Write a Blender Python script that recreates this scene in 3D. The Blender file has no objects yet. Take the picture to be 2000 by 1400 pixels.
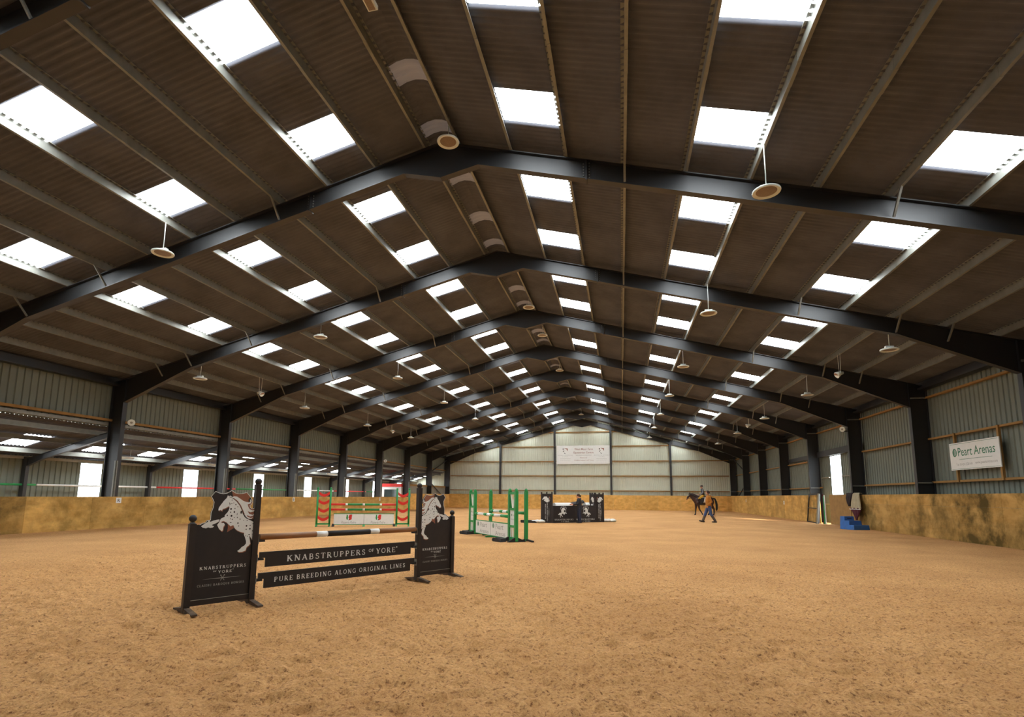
import bpy, bmesh, math, random
from mathutils import Vector, Matrix
random.seed(7)
C = bpy.context.scene.collection
SC = bpy.context.scene
PI = math.pi
# ------------------------------------------------------------------ camera
CX, CY, CZ = 4.3772, 0.0, 1.4519
F_PX, PITCH, YAW, ROLL = 1050.0, 0.1368, 0.2114, 0.0093
PX, PY = -12.52, 123.68                      # principal point offset in a 2000 x 1400 frame
cam_d = bpy.data.cameras.new('camera'); cam = bpy.data.objects.new('camera', cam_d); C.objects.link(cam)
fwd = Vector((-math.sin(YAW)*math.cos(PITCH), math.cos(YAW)*math.cos(PITCH), math.sin(PITCH)))
rgt = Vector((math.cos(YAW), math.sin(YAW), 0)); upv = rgt.cross(fwd)
r2 = rgt*math.cos(ROLL)+upv*math.sin(ROLL); u2 = -rgt*math.sin(ROLL)+upv*math.cos(ROLL)
M = Matrix((r2, u2, -fwd)).transposed().to_4x4(); M.translation = Vector((CX, CY, CZ))
cam.matrix_world = M
cam_d.sensor_width = 36.0; cam_d.sensor_fit = 'HORIZONTAL'; cam_d.lens = F_PX*36.0/2000.0
cam_d.shift_x = -PX/2000.0; cam_d.shift_y = PY/2000.0
cam_d.clip_start = 0.05; cam_d.clip_end = 500
SC.camera = cam
# ------------------------------------------------------------------ world, exposure
w = bpy.data.worlds.new('sky'); SC.world = w; w.use_nodes = True
wn = w.node_tree; wn.nodes['Background'].inputs[0].default_value = (0.80, 0.90, 1.0, 1)
wn.nodes['Background'].inputs[1].default_value = 7.0
SC.view_settings.view_transform = 'Standard'; SC.view_settings.look = 'None'
SC.view_settings.gamma = 1.0; SC.view_settings.use_curve_mapping = False
SC.view_settings.exposure = 0.0
SKY_L = 17.5            # brightness of the daylit roof sheets
try: SC.cycles.max_bounces = 8; SC.cycles.diffuse_bounces = 5; SC.cycles.use_light_tree = True
except Exception: pass
sun_d = bpy.data.lights.new('sun', 'SUN'); sun_d.energy = 22.0; sun_d.angle = math.radians(8); sun_d.color = (1.0, .96, .9)
sun = bpy.data.objects.new('sun', sun_d); C.objects.link(sun); sun.rotation_euler = Vector((-.45, .75, -.42)).to_track_quat('-Z', 'Y').to_euler()
# ------------------------------------------------------------------ layout constants (metres)
BAY = 6.36; FY1 = 12.237
def FY(n): return FY1 + BAY*(n-1)
WL, WR = 16.05, 16.10
HR, SL = 10.516, 0.2646
def ZR(x): return HR - SL*abs(x)             # rafter top
X0P, SP = 0.4257, 1.3852
def PXI(i): return X0P + SP*i
PER = BAY/43.0
Y0 = FY(-2); YE = FY(9)+0.12
# ------------------------------------------------------------------ materials
def s2l(c):
    f = lambda v: v/12.92 if v <= 0.04045 else ((v+0.055)/1.055)**2.4
    if isinstance(c, str): c = [int(c[i:i+2], 16)/255 for i in (0, 2, 4)]
    return tuple(f(v) for v in c[:3])
def mat(name, col, rough=0.6, metal=0.0, var=0.08, scale=6.0, bump=0.0, bscale=60.0, spec=0.5, dirt=None, dscale=1.5, damt=0.5, emit=0.0):
    m = bpy.data.materials.new(name); m.use_nodes = True; nt = m.node_tree; N = nt.nodes; L = nt.links
    b = N['Principled BSDF']; b.inputs['Roughness'].default_value = rough; b.inputs['Metallic'].default_value = metal
    b.inputs['Specular IOR Level'].default_value = spec
    c = s2l(col)
    tc = N.new('ShaderNodeTexCoord'); n1 = N.new('ShaderNodeTexNoise'); n1.inputs['Scale'].default_value = scale; n1.inputs['Detail'].default_value = 4
    L.new(tc.outputs['Object'], n1.inputs['Vector'])
    r = N.new('ShaderNodeValToRGB'); r.color_ramp.elements[0].position = 0.3; r.color_ramp.elements[1].position = 0.7
    r.color_ramp.elements[0].color = (*[max(0, v*(1-var)) for v in c], 1); r.color_ramp.elements[1].color = (*[min(1, v*(1+var)) for v in c], 1)
    L.new(n1.outputs['Fac'], r.inputs['Fac']); out = r.outputs['Color']
    if dirt:
        n2 = N.new('ShaderNodeTexNoise'); n2.inputs['Scale'].default_value = dscale; n2.inputs['Detail'].default_value = 7; n2.inputs['Roughness'].default_value = 0.65
        L.new(tc.outputs['Object'], n2.inputs['Vector'])
        r2_ = N.new('ShaderNodeValToRGB'); r2_.color_ramp.elements[0].position = 0.45; r2_.color_ramp.elements[1].position = 0.68
        r2_.color_ramp.elements[1].color = (damt, damt, damt, 1); L.new(n2.outputs['Fac'], r2_.inputs['Fac'])
        mx = N.new('ShaderNodeMix'); mx.data_type = 'RGBA'; mx.inputs['B'].default_value = (*s2l(dirt), 1)
        L.new(r2_.outputs['Color'], mx.inputs['Factor']); L.new(out, mx.inputs['A']); out = mx.outputs['Result']
    L.new(out, b.inputs['Base Color'])
    if bump:
        n3 = N.new('ShaderNodeTexNoise'); n3.inputs['Scale'].default_value = bscale; n3.inputs['Detail'].default_value = 5
        L.new(tc.outputs['Object'], n3.inputs['Vector'])
        bp = N.new('ShaderNodeBump'); bp.inputs['Strength'].default_value = bump; bp.inputs['Distance'].default_value = 0.02
        L.new(n3.outputs['Fac'], bp.inputs['Height']); L.new(bp.outputs['Normal'], b.inputs['Normal'])
    if emit:
        b.inputs['Emission Color'].default_value = (*c, 1); b.inputs['Emission Strength'].default_value = emit
    return m
def daylit(name, col, strength):
    m = bpy.data.materials.new(name); m.use_nodes = True; nt = m.node_tree
    b = nt.nodes['Principled BSDF']; c = s2l(col); b.inputs['Base Color'].default_value = (*c, 1); b.inputs['Roughness'].default_value = 0.5
    tc = nt.nodes.new('ShaderNodeTexCoord'); n1 = nt.nodes.new('ShaderNodeTexNoise'); n1.inputs['Scale'].default_value = 2.0
    nt.links.new(tc.outputs['Object'], n1.inputs['Vector'])
    mr = nt.nodes.new('ShaderNodeMapRange'); mr.inputs['To Min'].default_value = 0.93*strength; mr.inputs['To Max'].default_value = 1.07*strength
    nt.links.new(n1.outputs['Fac'], mr.inputs['Value']); nt.links.new(mr.outputs['Result'], b.inputs['Emission Strength'])
    b.inputs['Emission Color'].default_value = (*c, 1)
    return m
def sand_mat():
    m = bpy.data.materials.new('riding_sand'); m.use_nodes = True; nt = m.node_tree; N = nt.nodes; L = nt.links
    b = N['Principled BSDF']; b.inputs['Roughness'].default_value = 0.95; b.inputs['Specular IOR Level'].default_value = 0.15
    tc = N.new('ShaderNodeTexCoord')
    def noise(s, d=6, r=0.6, dist=0.0):
        n = N.new('ShaderNodeTexNoise'); n.inputs['Scale'].default_value = s; n.inputs['Detail'].default_value = d; n.inputs['Roughness'].default_value = r
        n.inputs['Distortion'].default_value = dist
        L.new(tc.outputs['Object'], n.inputs['Vector']); return n.outputs['Fac']
    def ramp(fac, stops):
        r = N.new('ShaderNodeValToRGB'); e = r.color_ramp.elements
        e[0].position, e[0].color = stops[0][0], (*s2l(stops[0][1]), 1); e[1].position, e[1].color = stops[-1][0], (*s2l(stops[-1][1]), 1)
        for p, c in stops[1:-1]:
            k = e.new(p); k.color = (*s2l(c), 1)
        L.new(fac, r.inputs['Fac']); return r.outputs['Color']
    base = ramp(noise(42, 8, 0.75), [(0.30, 'a67344'), (0.47, 'd8a268'), (0.72, 'f0c088')])
    big = ramp(noise(0.5, 4, 0.6), [(0.3, 'e6e0da'), (0.7, 'ffffff')])
    mx = N.new('ShaderNodeMix'); mx.data_type = 'RGBA'; mx.blend_type = 'MULTIPLY'; mx.inputs['Factor'].default_value = 1.0
    L.new(base, mx.inputs['A']); L.new(big, mx.inputs['B'])
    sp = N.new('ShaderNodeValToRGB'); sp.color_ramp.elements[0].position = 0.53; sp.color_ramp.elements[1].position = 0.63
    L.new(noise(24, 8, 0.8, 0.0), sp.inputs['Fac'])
    mx2 = N.new('ShaderNodeMix'); mx2.data_type = 'RGBA'; mx2.inputs['B'].default_value = (*s2l('75492a'), 1)  # dark specks paint pit shade, with some dark fibre, into the sand colour
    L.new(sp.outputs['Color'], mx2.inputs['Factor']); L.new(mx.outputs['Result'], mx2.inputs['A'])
    L.new(mx2.outputs['Result'], b.inputs['Base Color'])
    h1 = noise(16, 9, 0.75); h2 = noise(70, 6, 0.7)
    ad = N.new('ShaderNodeMath'); ad.operation = 'MULTIPLY_ADD'; L.new(h2, ad.inputs[0]); ad.inputs[1].default_value = 0.45; L.new(h1, ad.inputs[2])
    bp = N.new('ShaderNodeBump'); bp.inputs['Strength'].default_value = 0.8; bp.inputs['Distance'].default_value = 0.035
    L.new(ad.outputs[0], bp.inputs['Height']); L.new(bp.outputs['Normal'], b.inputs['Normal'])
    return m
def ply_mat():
    m = bpy.data.materials.new('stained_plywood'); m.use_nodes = True; nt = m.node_tree; N = nt.nodes; L = nt.links
    b = N['Principled BSDF']; b.inputs['Roughness'].default_value = 0.75; b.inputs['Specular IOR Level'].default_value = 0.25
    tc = N.new('ShaderNodeTexCoord')
    def noise(s, d, r, dist, mp=None):
        n = N.new('ShaderNodeTexNoise'); n.inputs['Scale'].default_value = s; n.inputs['Detail'].default_value = d; n.inputs['Roughness'].default_value = r; n.inputs['Distortion'].default_value = dist
        if mp:
            k = N.new('ShaderNodeMapping'); k.inputs['Scale'].default_value = mp; L.new(tc.outputs['Object'], k.inputs['Vector']); L.new(k.outputs['Vector'], n.inputs['Vector'])
        else: L.new(tc.outputs['Object'], n.inputs['Vector'])
        return n.outputs['Fac']
    def ramp(fac, a, b_, p0, p1):
        r = N.new('ShaderNodeValToRGB'); r.color_ramp.elements[0].position = p0; r.color_ramp.elements[1].position = p1
        r.color_ramp.elements[0].color = (*a, 1); r.color_ramp.elements[1].color = (*b_, 1); L.new(fac, r.inputs['Fac']); return r.outputs['Color']
    grain = ramp(noise(2.2, 6, 0.6, 0.3, (1.0, 0.45, 1.6)), s2l('c4954c'), s2l('dfb166'), 0.35, 0.65)
    f1 = ramp(noise(0.9, 9, 0.68, 0.12), (0, 0, 0), (0.95, 0.95, 0.95), 0.40, 0.62)
    at = N.new('ShaderNodeAttribute'); at.attribute_name = 'wear'; at.attribute_type = 'GEOMETRY'
    mm = N.new('ShaderNodeMath'); mm.operation = 'MULTIPLY'; L.new(f1, mm.inputs[0]); L.new(at.outputs['Fac'], mm.inputs[1])
    mx = N.new('ShaderNodeMix'); mx.data_type = 'RGBA'; mx.inputs['B'].default_value = (*s2l('5c4812'), 1)
    L.new(mm.outputs[0], mx.inputs['Factor']); L.new(grain, mx.inputs['A'])
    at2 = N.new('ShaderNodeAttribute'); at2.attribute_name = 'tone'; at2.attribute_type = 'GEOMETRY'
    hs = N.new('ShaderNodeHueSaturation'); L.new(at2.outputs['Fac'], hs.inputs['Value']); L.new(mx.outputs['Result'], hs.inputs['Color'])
    L.new(hs.outputs['Color'], b.inputs['Base Color'])
    return m
MT = {
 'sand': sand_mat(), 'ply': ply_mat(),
 'roof': mat('fibre_cement_sheet', '60626a', 0.9, var=0.12, scale=1.2, dirt='4a4a4c', dscale=0.8, damt=0.5, spec=0.1),
 'clad': mat('dimmed_green_steel_cladding', '767d73', 0.55, var=0.05, scale=0.8, spec=0.3),  # side cladding colour darkened to paint in lens vignetting
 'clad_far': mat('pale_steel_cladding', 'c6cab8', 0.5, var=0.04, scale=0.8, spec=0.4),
 'steel': mat('black_painted_steel', '191a1c', 0.5, var=0.15, scale=2.5, spec=0.75),
 'galv': mat('galvanised_steel', '80817a', 0.5, metal=0.3, var=0.12, scale=5, spec=0.5),
 'timber': mat('sawn_timber', '96713c', 0.8, var=0.15, scale=4),
 'lit': daylit('daylit_roof_sheet', 'f4fbff', SKY_L),
 'lit_wall': daylit('daylit_wall_sheet', 'f4fbff', 5.0),
 'lit_ridge': daylit('shaded_ridge_sheet', '8c8c90', 0.14),
 'white': mat('white_paint', 'e4e6e2', 0.5, var=0.03, scale=8),
 'lampwhite': mat('lamp_white_enamel', 'd8ded8', 0.35, var=0.04, scale=8),
 'lens': mat('amber_lamp_lens', '7d6a55', 0.4, var=0.25, scale=90, bump=0.3),
 'black': mat('black_board', '1d1817', 0.6, var=0.15, scale=9, dirt='2c2521', dscale=5, damt=0.35),
 'blackpost': mat('dark_brown_post', '241d1b', 0.5, var=0.12, scale=9),
 'brown': mat('brown_paint', '8a5740', 0.5, var=0.06, scale=9),
 'brownpole': mat('brown_pole_paint', '8c5f3a', 0.4, var=0.12, scale=4),
 'horsewhite': mat('white_print', 'dde1de', 0.5, var=0.03, scale=12),
 'ink': mat('dark_print', '26221f', 0.6, var=0.05),
 'green': mat('green_paint', '1f8a45', 0.45, var=0.08, scale=5),
 'red': mat('red_paint', 'd32a22', 0.45, var=0.06, scale=5),
 'gtext': mat('green_print', '2b7350', 0.6, var=0.03),
 'gray': mat('grey_print', '9a9c98', 0.6, var=0.03),
 'btext': mat('brown_print', 'a5847a', 0.6, var=0.03),
 'blue': mat('blue_plastic', '1f64b0', 0.5, var=0.08, scale=4, dirt='3a4a5c', dscale=6, damt=0.4),
 'rubber': mat('dark_rubber', '241f1c', 0.8, var=0.2, scale=12),
 'footwood': mat('worn_wooden_foot', '4a3c30', 0.85, var=0.25, scale=15, dirt='8a6a48', dscale=8, damt=0.6),
 'glass': mat('dark_window_glass', '3f4a48', 0.1, var=0.2, scale=1.5),
 'grey': mat('grey_panel', '8b8779', 0.8, var=0.08, scale=2),
}
# ------------------------------------------------------------------ object helpers
def ob(name, me, parent=None, loc=None, rotz=0.0, label=None, cat=None, group=None, kind=None):
    o = bpy.data.objects.new(name, me); C.objects.link(o)
    if parent is not None: o.parent = parent
    if loc is not None: o.location = loc
    if rotz: o.rotation_euler = (0, 0, rotz)
    if label: o['label'] = label
    if cat: o['category'] = cat
    if group: o['group'] = group
    if kind: o['kind'] = kind
    return o
def thing(name, label, cat, loc=(0, 0, 0), rotz=0.0, group=None):
    return ob(name, None, None, loc, rotz, label, cat, group)
def copy_tree(o, parent=None):
    c = o.copy(); C.objects.link(c)
    if parent is not None: c.parent = parent
    for ch in list(o.children): copy_tree(ch, c)
    return c
class MB:
    def __init__(s): s.v = []; s.f = []; s.m = []; s.sm = []; s.mats = []
    def mi(s, m):
        if m not in s.mats: s.mats.append(m)
        return s.mats.index(m)
    def add(s, vs, fs, m, smooth=False):
        k = len(s.v); i = s.mi(m); s.v.extend([tuple(p) for p in vs])
        for f in fs: s.f.append(tuple(k+a for a in f)); s.m.append(i); s.sm.append(smooth)
        return s
    def box(s, x0, x1, y0, y1, z0, z1, m):
        v = [(x, y, z) for z in (z0, z1) for y in (y0, y1) for x in (x0, x1)]
        return s.add(v, [(0, 2, 3, 1), (4, 5, 7, 6), (0, 1, 5, 4), (2, 6, 7, 3), (0, 4, 6, 2), (1, 3, 7, 5)], m)
    def bar(s, a, b, w, h, m, up=(0, 0, 1)):
        a, b = Vector(a), Vector(b); d = (b-a).normalized(); u = Vector(up)
        x = d.cross(u)
        if x.length < 1e-4: x = d.cross(Vector((1, 0, 0)))
        x.normalize(); z = x.cross(d)
        v = [p+x*sx*w/2+z*sz*h/2 for p in (a, b) for sx, sz in ((-1, -1), (1, -1), (1, 1), (-1, 1))]
        return s.add(v, [(0, 3, 2, 1), (4, 5, 6, 7), (0, 1, 5, 4), (1, 2, 6, 5), (2, 3, 7, 6), (3, 0, 4, 7)], m)
    def prism(s, pts, m, off, both=True):
        """polygon pts (3D) pushed along vector off"""
        n = len(pts); o = Vector(off); v = [Vector(p) for p in pts]+[Vector(p)+o for p in pts]
        f = [tuple(range(n-1, -1, -1)), tuple(range(n, 2*n))]+[(i, (i+1) % n, n+(i+1) % n, n+i) for i in range(n)]
        return s.add(v, f, m)
    def tube(s, pts, r, m, n=12, caps=True, smooth=True):
        pts = [Vector(p) for p in pts]; rs = r if isinstance(r, (list, tuple)) else [r]*len(pts); V = []; fr = None
        for i, p in enumerate(pts):
            d = (pts[min(i+1, len(pts)-1)]-pts[max(i-1, 0)]).normalized()
            if fr is None: fr = d.orthogonal().normalized()
            fr = (fr-d*fr.dot(d)).normalized(); b = d.cross(fr)
            for k in range(n):
                a = 2*PI*k/n; V.append(p+(fr*math.cos(a)+b*math.sin(a))*rs[i])
        f = [(i*n+k, i*n+(k+1) % n, (i+1)*n+(k+1) % n, (i+1)*n+k) for i in range(len(pts)-1) for k in range(n)]
        s.add(V, f, m, smooth)
        if caps:
            q = len(s.v)-len(V); s.f.append(tuple(q+k for k in range(n-1, -1, -1))); s.f.append(tuple(q+(len(pts)-1)*n+k for k in range(n)))
            s.m += [s.mi(m)]*2; s.sm += [False]*2
        return s
    def lathe(s, prof, m, c=(0, 0, 0), n=20):
        V = []; c = Vector(c)
        for r, z in prof:
            for k in range(n): V.append(c+Vector((r*math.cos(2*PI*k/n), r*math.sin(2*PI*k/n), z)))
        f = [(i*n+k, i*n+(k+1) % n, (i+1)*n+(k+1) % n, (i+1)*n+k) for i in range(len(prof)-1) for k in range(n)]
        return s.add(V, f, m, True)
    def ball(s, c, r, m, sc=(1, 1, 1), n=14):
        pr = [(max(1e-4, r*math.sin(PI*i/8)), -r*math.cos(PI*i/8)*sc[2]) for i in range(9)]
        return s.lathe(pr, m, c, n)
    def mesh(s, name='mesh', tri=False):
        me = bpy.data.meshes.new(name); me.from_pydata(s.v, [], s.f)
        for k in s.mats: me.materials.append(MT[k] if isinstance(k, str) else k)
        me.polygons.foreach_set('material_index', s.m); me.polygons.foreach_set('use_smooth', s.sm); me.update()
        return me
    def build(s, name, parent=None, **kw): return ob(name, s.mesh(name), parent, **kw)
ORD = ['first', 'second', 'third', 'fourth', 'fifth', 'sixth', 'seventh', 'eighth', 'ninth', 'tenth', 'eleventh', 'twelfth']
def fsprism(mb, poly, m, y, th):
    """flat figure in the xz plane at depth y, front towards -y"""
    tri = []
    bm = bmesh.new(); vs = [bm.verts.new((p[0], y, p[1])) for p in poly]; bm.faces.new(vs)
    r = bmesh.ops.extrude_face_region(bm, geom=bm.faces[:]); bmesh.ops.translate(bm, vec=(0, th, 0), verts=[v for v in r['geom'] if isinstance(v, bmesh.types.BMVert)])
    bmesh.ops.recalc_face_normals(bm, faces=bm.faces[:]); bmesh.ops.triangulate(bm, faces=bm.faces[:], ngon_method='EAR_CLIP')
    bm.verts.ensure_lookup_table(); bm.verts.index_update()
    mb.add([v.co.copy() for v in bm.verts], [tuple(v.index for v in f.verts) for f in bm.faces], m); bm.free()

# ------------------------------------------------------------------ setting
SKY_OFF = [(9, 16), (30, 37)]                # skylight positions in sheet periods from each frame
RIDGE_OFF = [(11, 14), (26, 30), (39, 42)]
NPER = int(round((YE-FY(-2))/PER))
def inholes(k, offs):                        # k = period index counted from frame -2
    if k < 43: return False          # the farthest bay behind the camera is roofed solid
    b = k % 43
    return any(a <= b < c for a, c in offs)
def hprof(q): return (0.026, 0.0, -0.026, 0.0)[q % 4]
def sheet_strip(mb, xa, za, xb, zb, ks, m, flip):
    V = []; F = []
    for (k0, k1) in ks:
        b = len(V)
        for q in range(k0*4, k1*4+1):
            y = FY(-2)+q*PER/4; h = hprof(q); V += [(xa, y, za+h), (xb, y, zb+h)]
        for j in range((k1-k0)*4):
            a = b+2*j; F.append((a, a+1, a+3, a+2) if flip else (a, a+2, a+3, a+1))
    mb.add(V, F, m, True)
def runs(offs):
    out = []; st = None
    for k in range(NPER+1):
        h = k < NPER and not inholes(k, offs)
        if h and st is None: st = k
        if not h and st is not None: out.append((st, k)); st = None
    return out
RO = 0.215
mb = MB(); edges = [0.36, PXI(1)+.035, PXI(2), PXI(4)+.035, PXI(5), PXI(7)+.035, PXI(8), 17.0]
for sd in (-1, 1):
    for j in range(7):
        xa, xb = edges[j], edges[j+1]
        sheet_strip(mb, sd*xa, ZR(xa)+RO, sd*xb, ZR(xb)+RO, runs(SKY_OFF) if j in (1, 3, 5) else [(0, NPER)], 'roof', sd > 0)
RC = [(-0.40, ZR(0.40)+RO-0.012), (-0.2, HR+RO-0.022), (0, HR+RO+0.012), (0.2, HR+RO-0.022), (0.40, ZR(0.40)+RO-0.012)]
for a, b in zip(RC, RC[1:]): sheet_strip(mb, a[0], a[1], b[0], b[1], runs(RIDGE_OFF), 'roof', True)
mb.build('ceiling', kind='structure')
# outer skin so no daylight leaks round the sheets
# skylights: one mesh per slope, copied
def bayname(n): return ORD[n+1] if n >= -1 else 'hidden'
ROWS = {1: 'top', 4: 'middle', 7: 'lowest'}
for sd, sname in ((-1, 'left'), (1, 'right')):
    for r in (1, 4, 7):
        xa, xb = PXI(r)+.035, PXI(r+1); m_ = MB(); V = []; F = []
        for q in range(29):
            y = q*PER/4; h = hprof(q); V += [(0, y, h), (sd*(xb-xa), y, h-(xb-xa)*SL)]
        for j in range(28): a = 2*j; F.append((a, a+1, a+3, a+2) if sd > 0 else (a, a+2, a+3, a+1))
        m_.add(V, F, 'lit', True); me = m_.mesh('skylight'); src = None
        for n in range(-1, 9):  # starts at an unseen bay whose skylights are added to light the foreground
            for t, (a, b) in enumerate(SKY_OFF):
                p = (sd*xa, FY(n)+a*PER, ZR(xa)+RO)
                if src is None: o = src = ob('skylight', me, None, p)
                else: o = src.copy(); C.objects.link(o); o.location = p
                bn = ('%s bay from the camera' % ORD[n]) if n >= 0 else 'unseen bay %s behind camera' % ('just' if n == -1 else 'furthest')
                o['label'] = 'bright skylight, %s row of %s slope, %s of pair in %s' % (ROWS[r], sname, 'nearer' if t == 0 else 'farther', bn)
                o['category'] = 'skylight'; o['group'] = 'daylit roof sheets in the %s row of the %s slope' % (ROWS[r], sname)
src = None; m_ = MB()
V = []; F = []
for q in range(13):
    y = q*PER/4; h = hprof(q); V += [(a[0], y, a[1]+h) for a in RC]
for j in range(12):
    for i in range(4): F.append((5*j+i, 5*j+i+1, 5*j+i+6, 5*j+i+5))
m_.add(V, F, 'lit_ridge', True); me = m_.mesh('ridge')
for n in range(0, 9):
    for t, (a, b) in enumerate(RIDGE_OFF):
        o = ob('ridge_light', me, None, (0, FY(n)+a*PER, 0)); 
        if b-a == 4: o.scale = (1, 4/3, 1)
        o['label'] = 'dim grey translucent ridge sheet, %s in the %s bay from the camera' % (('nearest', 'middle', 'farthest')[t], ORD[n])
        o['category'] = 'skylight'; o['group'] = 'translucent ridge sheets'
# floor
import numpy as np
def sand_floor():
    rs = np.random.RandomState(5); xa, xb, ya, yb, st = -9.0, 13.0, .6, 16.0, .03
    nx, ny = int(round((xb-xa)/st))+1, int(round((yb-ya)/st))+1
    X, Y = np.meshgrid(np.linspace(xa, xb, nx), np.linspace(ya, yb, ny)); Z = np.zeros_like(X)
    def vnoise(cell):
        gx, gy = (X-xa)/cell, (Y-ya)/cell; R = rs.rand(int(gy.max())+3, int(gx.max())+3)
        ix, iy = gx.astype(int), gy.astype(int); fx, fy = gx-ix, gy-iy; fx = fx*fx*(3-2*fx); fy = fy*fy*(3-2*fy)
        return (R[iy, ix]*(1-fx)+R[iy, ix+1]*fx)*(1-fy)+(R[iy+1, ix]*(1-fx)+R[iy+1, ix+1]*fx)*fy-.5
    Z += .020*vnoise(.60)+.024*vnoise(.26)+.036*vnoise(.13)+.044*vnoise(.075)+.026*vnoise(.045)
    hoof = np.clip(vnoise(.17)*2.4-.55, 0, 1); Z -= .07*hoof
    e = np.minimum.reduce([(X-xa), (xb-X), (Y-ya), (yb-Y)]); Z *= np.clip(e/3.0, 0, 1)*np.clip(1.35-Y/18, .3, 1); Z -= .004
    V = np.stack([X, Y, Z], -1).reshape(-1, 3); i = np.arange((ny-1)*(nx-1)); r, c = i//(nx-1), i % (nx-1); a = r*nx+c
    F = np.stack([a, a+1, a+nx+1, a+nx], -1); k = len(V); z = -.004
    X0, X1, Y0_, Y1 = -21.6, 17.1, Y0-.2, YE+.3
    EV = [(X0, Y0_, z), (X1, Y0_, z), (X1, Y1, z), (X0, Y1, z), (xa, ya, z), (xb, ya, z), (xb, yb, z), (xa, yb, z)]
    EF = [(k, k+1, k+5, k+4), (k+1, k+2, k+6, k+5), (k+2, k+3, k+7, k+6), (k+3, k, k+4, k+7)]
    me = bpy.data.meshes.new('floor'); me.vertices.add(k+8); me.vertices.foreach_set('co', np.concatenate([V, np.array(EV)]).astype(np.float32).ravel())
    FF = np.concatenate([F, np.array(EF)]); n = len(FF); me.loops.add(4*n); me.loops.foreach_set('vertex_index', FF.ravel().astype(np.int32)); me.polygons.add(n)
    me.polygons.foreach_set('loop_start', np.arange(0, 4*n, 4, dtype=np.int32)); me.polygons.foreach_set('use_smooth', np.ones(n, dtype=bool)); me.update(calc_edges=True); me.validate()
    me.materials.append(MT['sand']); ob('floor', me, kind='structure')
sand_floor()
mb = MB(); mb.box(17.1, 60, 0, 90, -0.1, -0.01, mat('wet_concrete_yard', 'a9a9a0', 0.8, var=0.1, scale=0.5)); mb.build('ground', kind='structure')
# corrugated walls
def clad_wall(name, P0, D, Nn, length, zlo, zhi, m, pitch=0.25, depth=0.035, holes=()):
    ts = [0.0]; ds = [0.0]; k = 0
    while ts[-1] < length-1e-6:
        b = k*pitch
        for a, dd in ((0.60, 0), (0.70, -1), (0.90, -1), (1.0, 0)):
            t = b+a*pitch
            if t < length: ts.append(t); ds.append(dd*depth)
        k += 1
        if b+pitch >= length: ts.append(length); ds.append(ds[-1])
    mb = MB()
    for (t0, d0), (t1, d1) in zip(zip(ts, ds), zip(ts[1:], ds[1:])):
        if t1-t0 < 1e-6: continue
        tm = (t0+t1)/2; cuts = [(zlo(tm), None)]
        bands = [(None, None)]
        hs = sorted([h for h in holes if h[0] <= tm < h[1]], key=lambda h: h[2])
        segs = []; z = None
        for h in hs: segs.append((z, h[2])); z = h[3]
        segs.append((z, None))
        for a, b in segs:
            p = []
            for t, d in ((t0, d0), (t1, d1)):
                x = P0[0]+D[0]*t+Nn[0]*d; y = P0[1]+D[1]*t+Nn[1]*d
                p.append((x, y, zlo(t) if a is None else a)); p.append((x, y, zhi(t) if b is None else b))
            if p[1][2]-p[0][2] < 1e-3: continue
            mb.add([p[0], p[2], p[3], p[1]], [(0, 1, 2, 3)], m)
    return mb.build(name, kind='structure')
Lw = YE-Y0
DOOR = (34.5, 36.2)
WP = [(FY(n)+2.72, FY(n)+3.8) for n in range(-2, 9)]      # translucent strips of the lean-to wall
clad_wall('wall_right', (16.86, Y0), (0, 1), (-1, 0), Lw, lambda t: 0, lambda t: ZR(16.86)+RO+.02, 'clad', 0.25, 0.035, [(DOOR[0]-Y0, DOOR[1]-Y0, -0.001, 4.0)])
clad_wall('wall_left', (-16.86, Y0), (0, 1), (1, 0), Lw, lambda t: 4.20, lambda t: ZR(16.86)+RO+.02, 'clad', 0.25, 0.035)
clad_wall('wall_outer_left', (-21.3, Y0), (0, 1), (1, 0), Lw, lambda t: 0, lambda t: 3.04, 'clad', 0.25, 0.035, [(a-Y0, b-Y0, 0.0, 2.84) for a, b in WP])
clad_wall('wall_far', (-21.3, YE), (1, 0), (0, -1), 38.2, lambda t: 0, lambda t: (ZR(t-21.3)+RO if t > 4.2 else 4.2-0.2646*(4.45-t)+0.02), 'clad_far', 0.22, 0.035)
mb = MB(); mb.prism([(-21.3, Y0, 0), (17, Y0, 0), (17, Y0, 6.3), (0, Y0, 10.8), (-17, Y0, 6.3), (-21.3, Y0, 6.3)], 'clad', (0, -0.1, 0)); mb.build('wall_near', kind='structure')
mb = MB(); V = []
for (xa, za, xb, zb) in ((-16.86, 4.21, -18.72, 4.21-0.2646*1.86), (-18.72, 4.21-0.2646*1.86, -20.07, 4.21-0.2646*3.21), (-20.07, 4.21-0.2646*3.21, -21.45, 4.21-0.2646*4.59)):
    sheet_strip(mb, xa, za, xb, zb, runs([(11, 18), (31, 38)]) if xa == -18.72 else [(0, NPER)], 'roof', False)
mb.build('ceiling_lean_to', kind='structure')
me = None
for n in range(0, 9):
    for t, a in enumerate((11, 31)):
        if me is None:
            m_ = MB(); V = []; F = []
            for q in range(29): V += [(0, q*PER/4, hprof(q)), (-1.35, q*PER/4, hprof(q)-1.35*SL)]
            for j in range(28): F.append((2*j, 2*j+2, 2*j+3, 2*j+1))
            m_.add(V, F, 'lit', True); me = m_.mesh('skylight')
        o = ob('skylight', me, None, (-18.72, FY(n)+a*PER, 4.21-0.2646*1.86))
        o['label'] = 'bright skylight in the low side roof, %s of pair, %s' % ('nearer' if t == 0 else 'farther', ('%s bay from the camera' % ORD[n]) if n >= 0 else 'bay behind the camera')
        o['category'] = 'skylight'; o['group'] = 'skylights of the low side roof'
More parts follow.
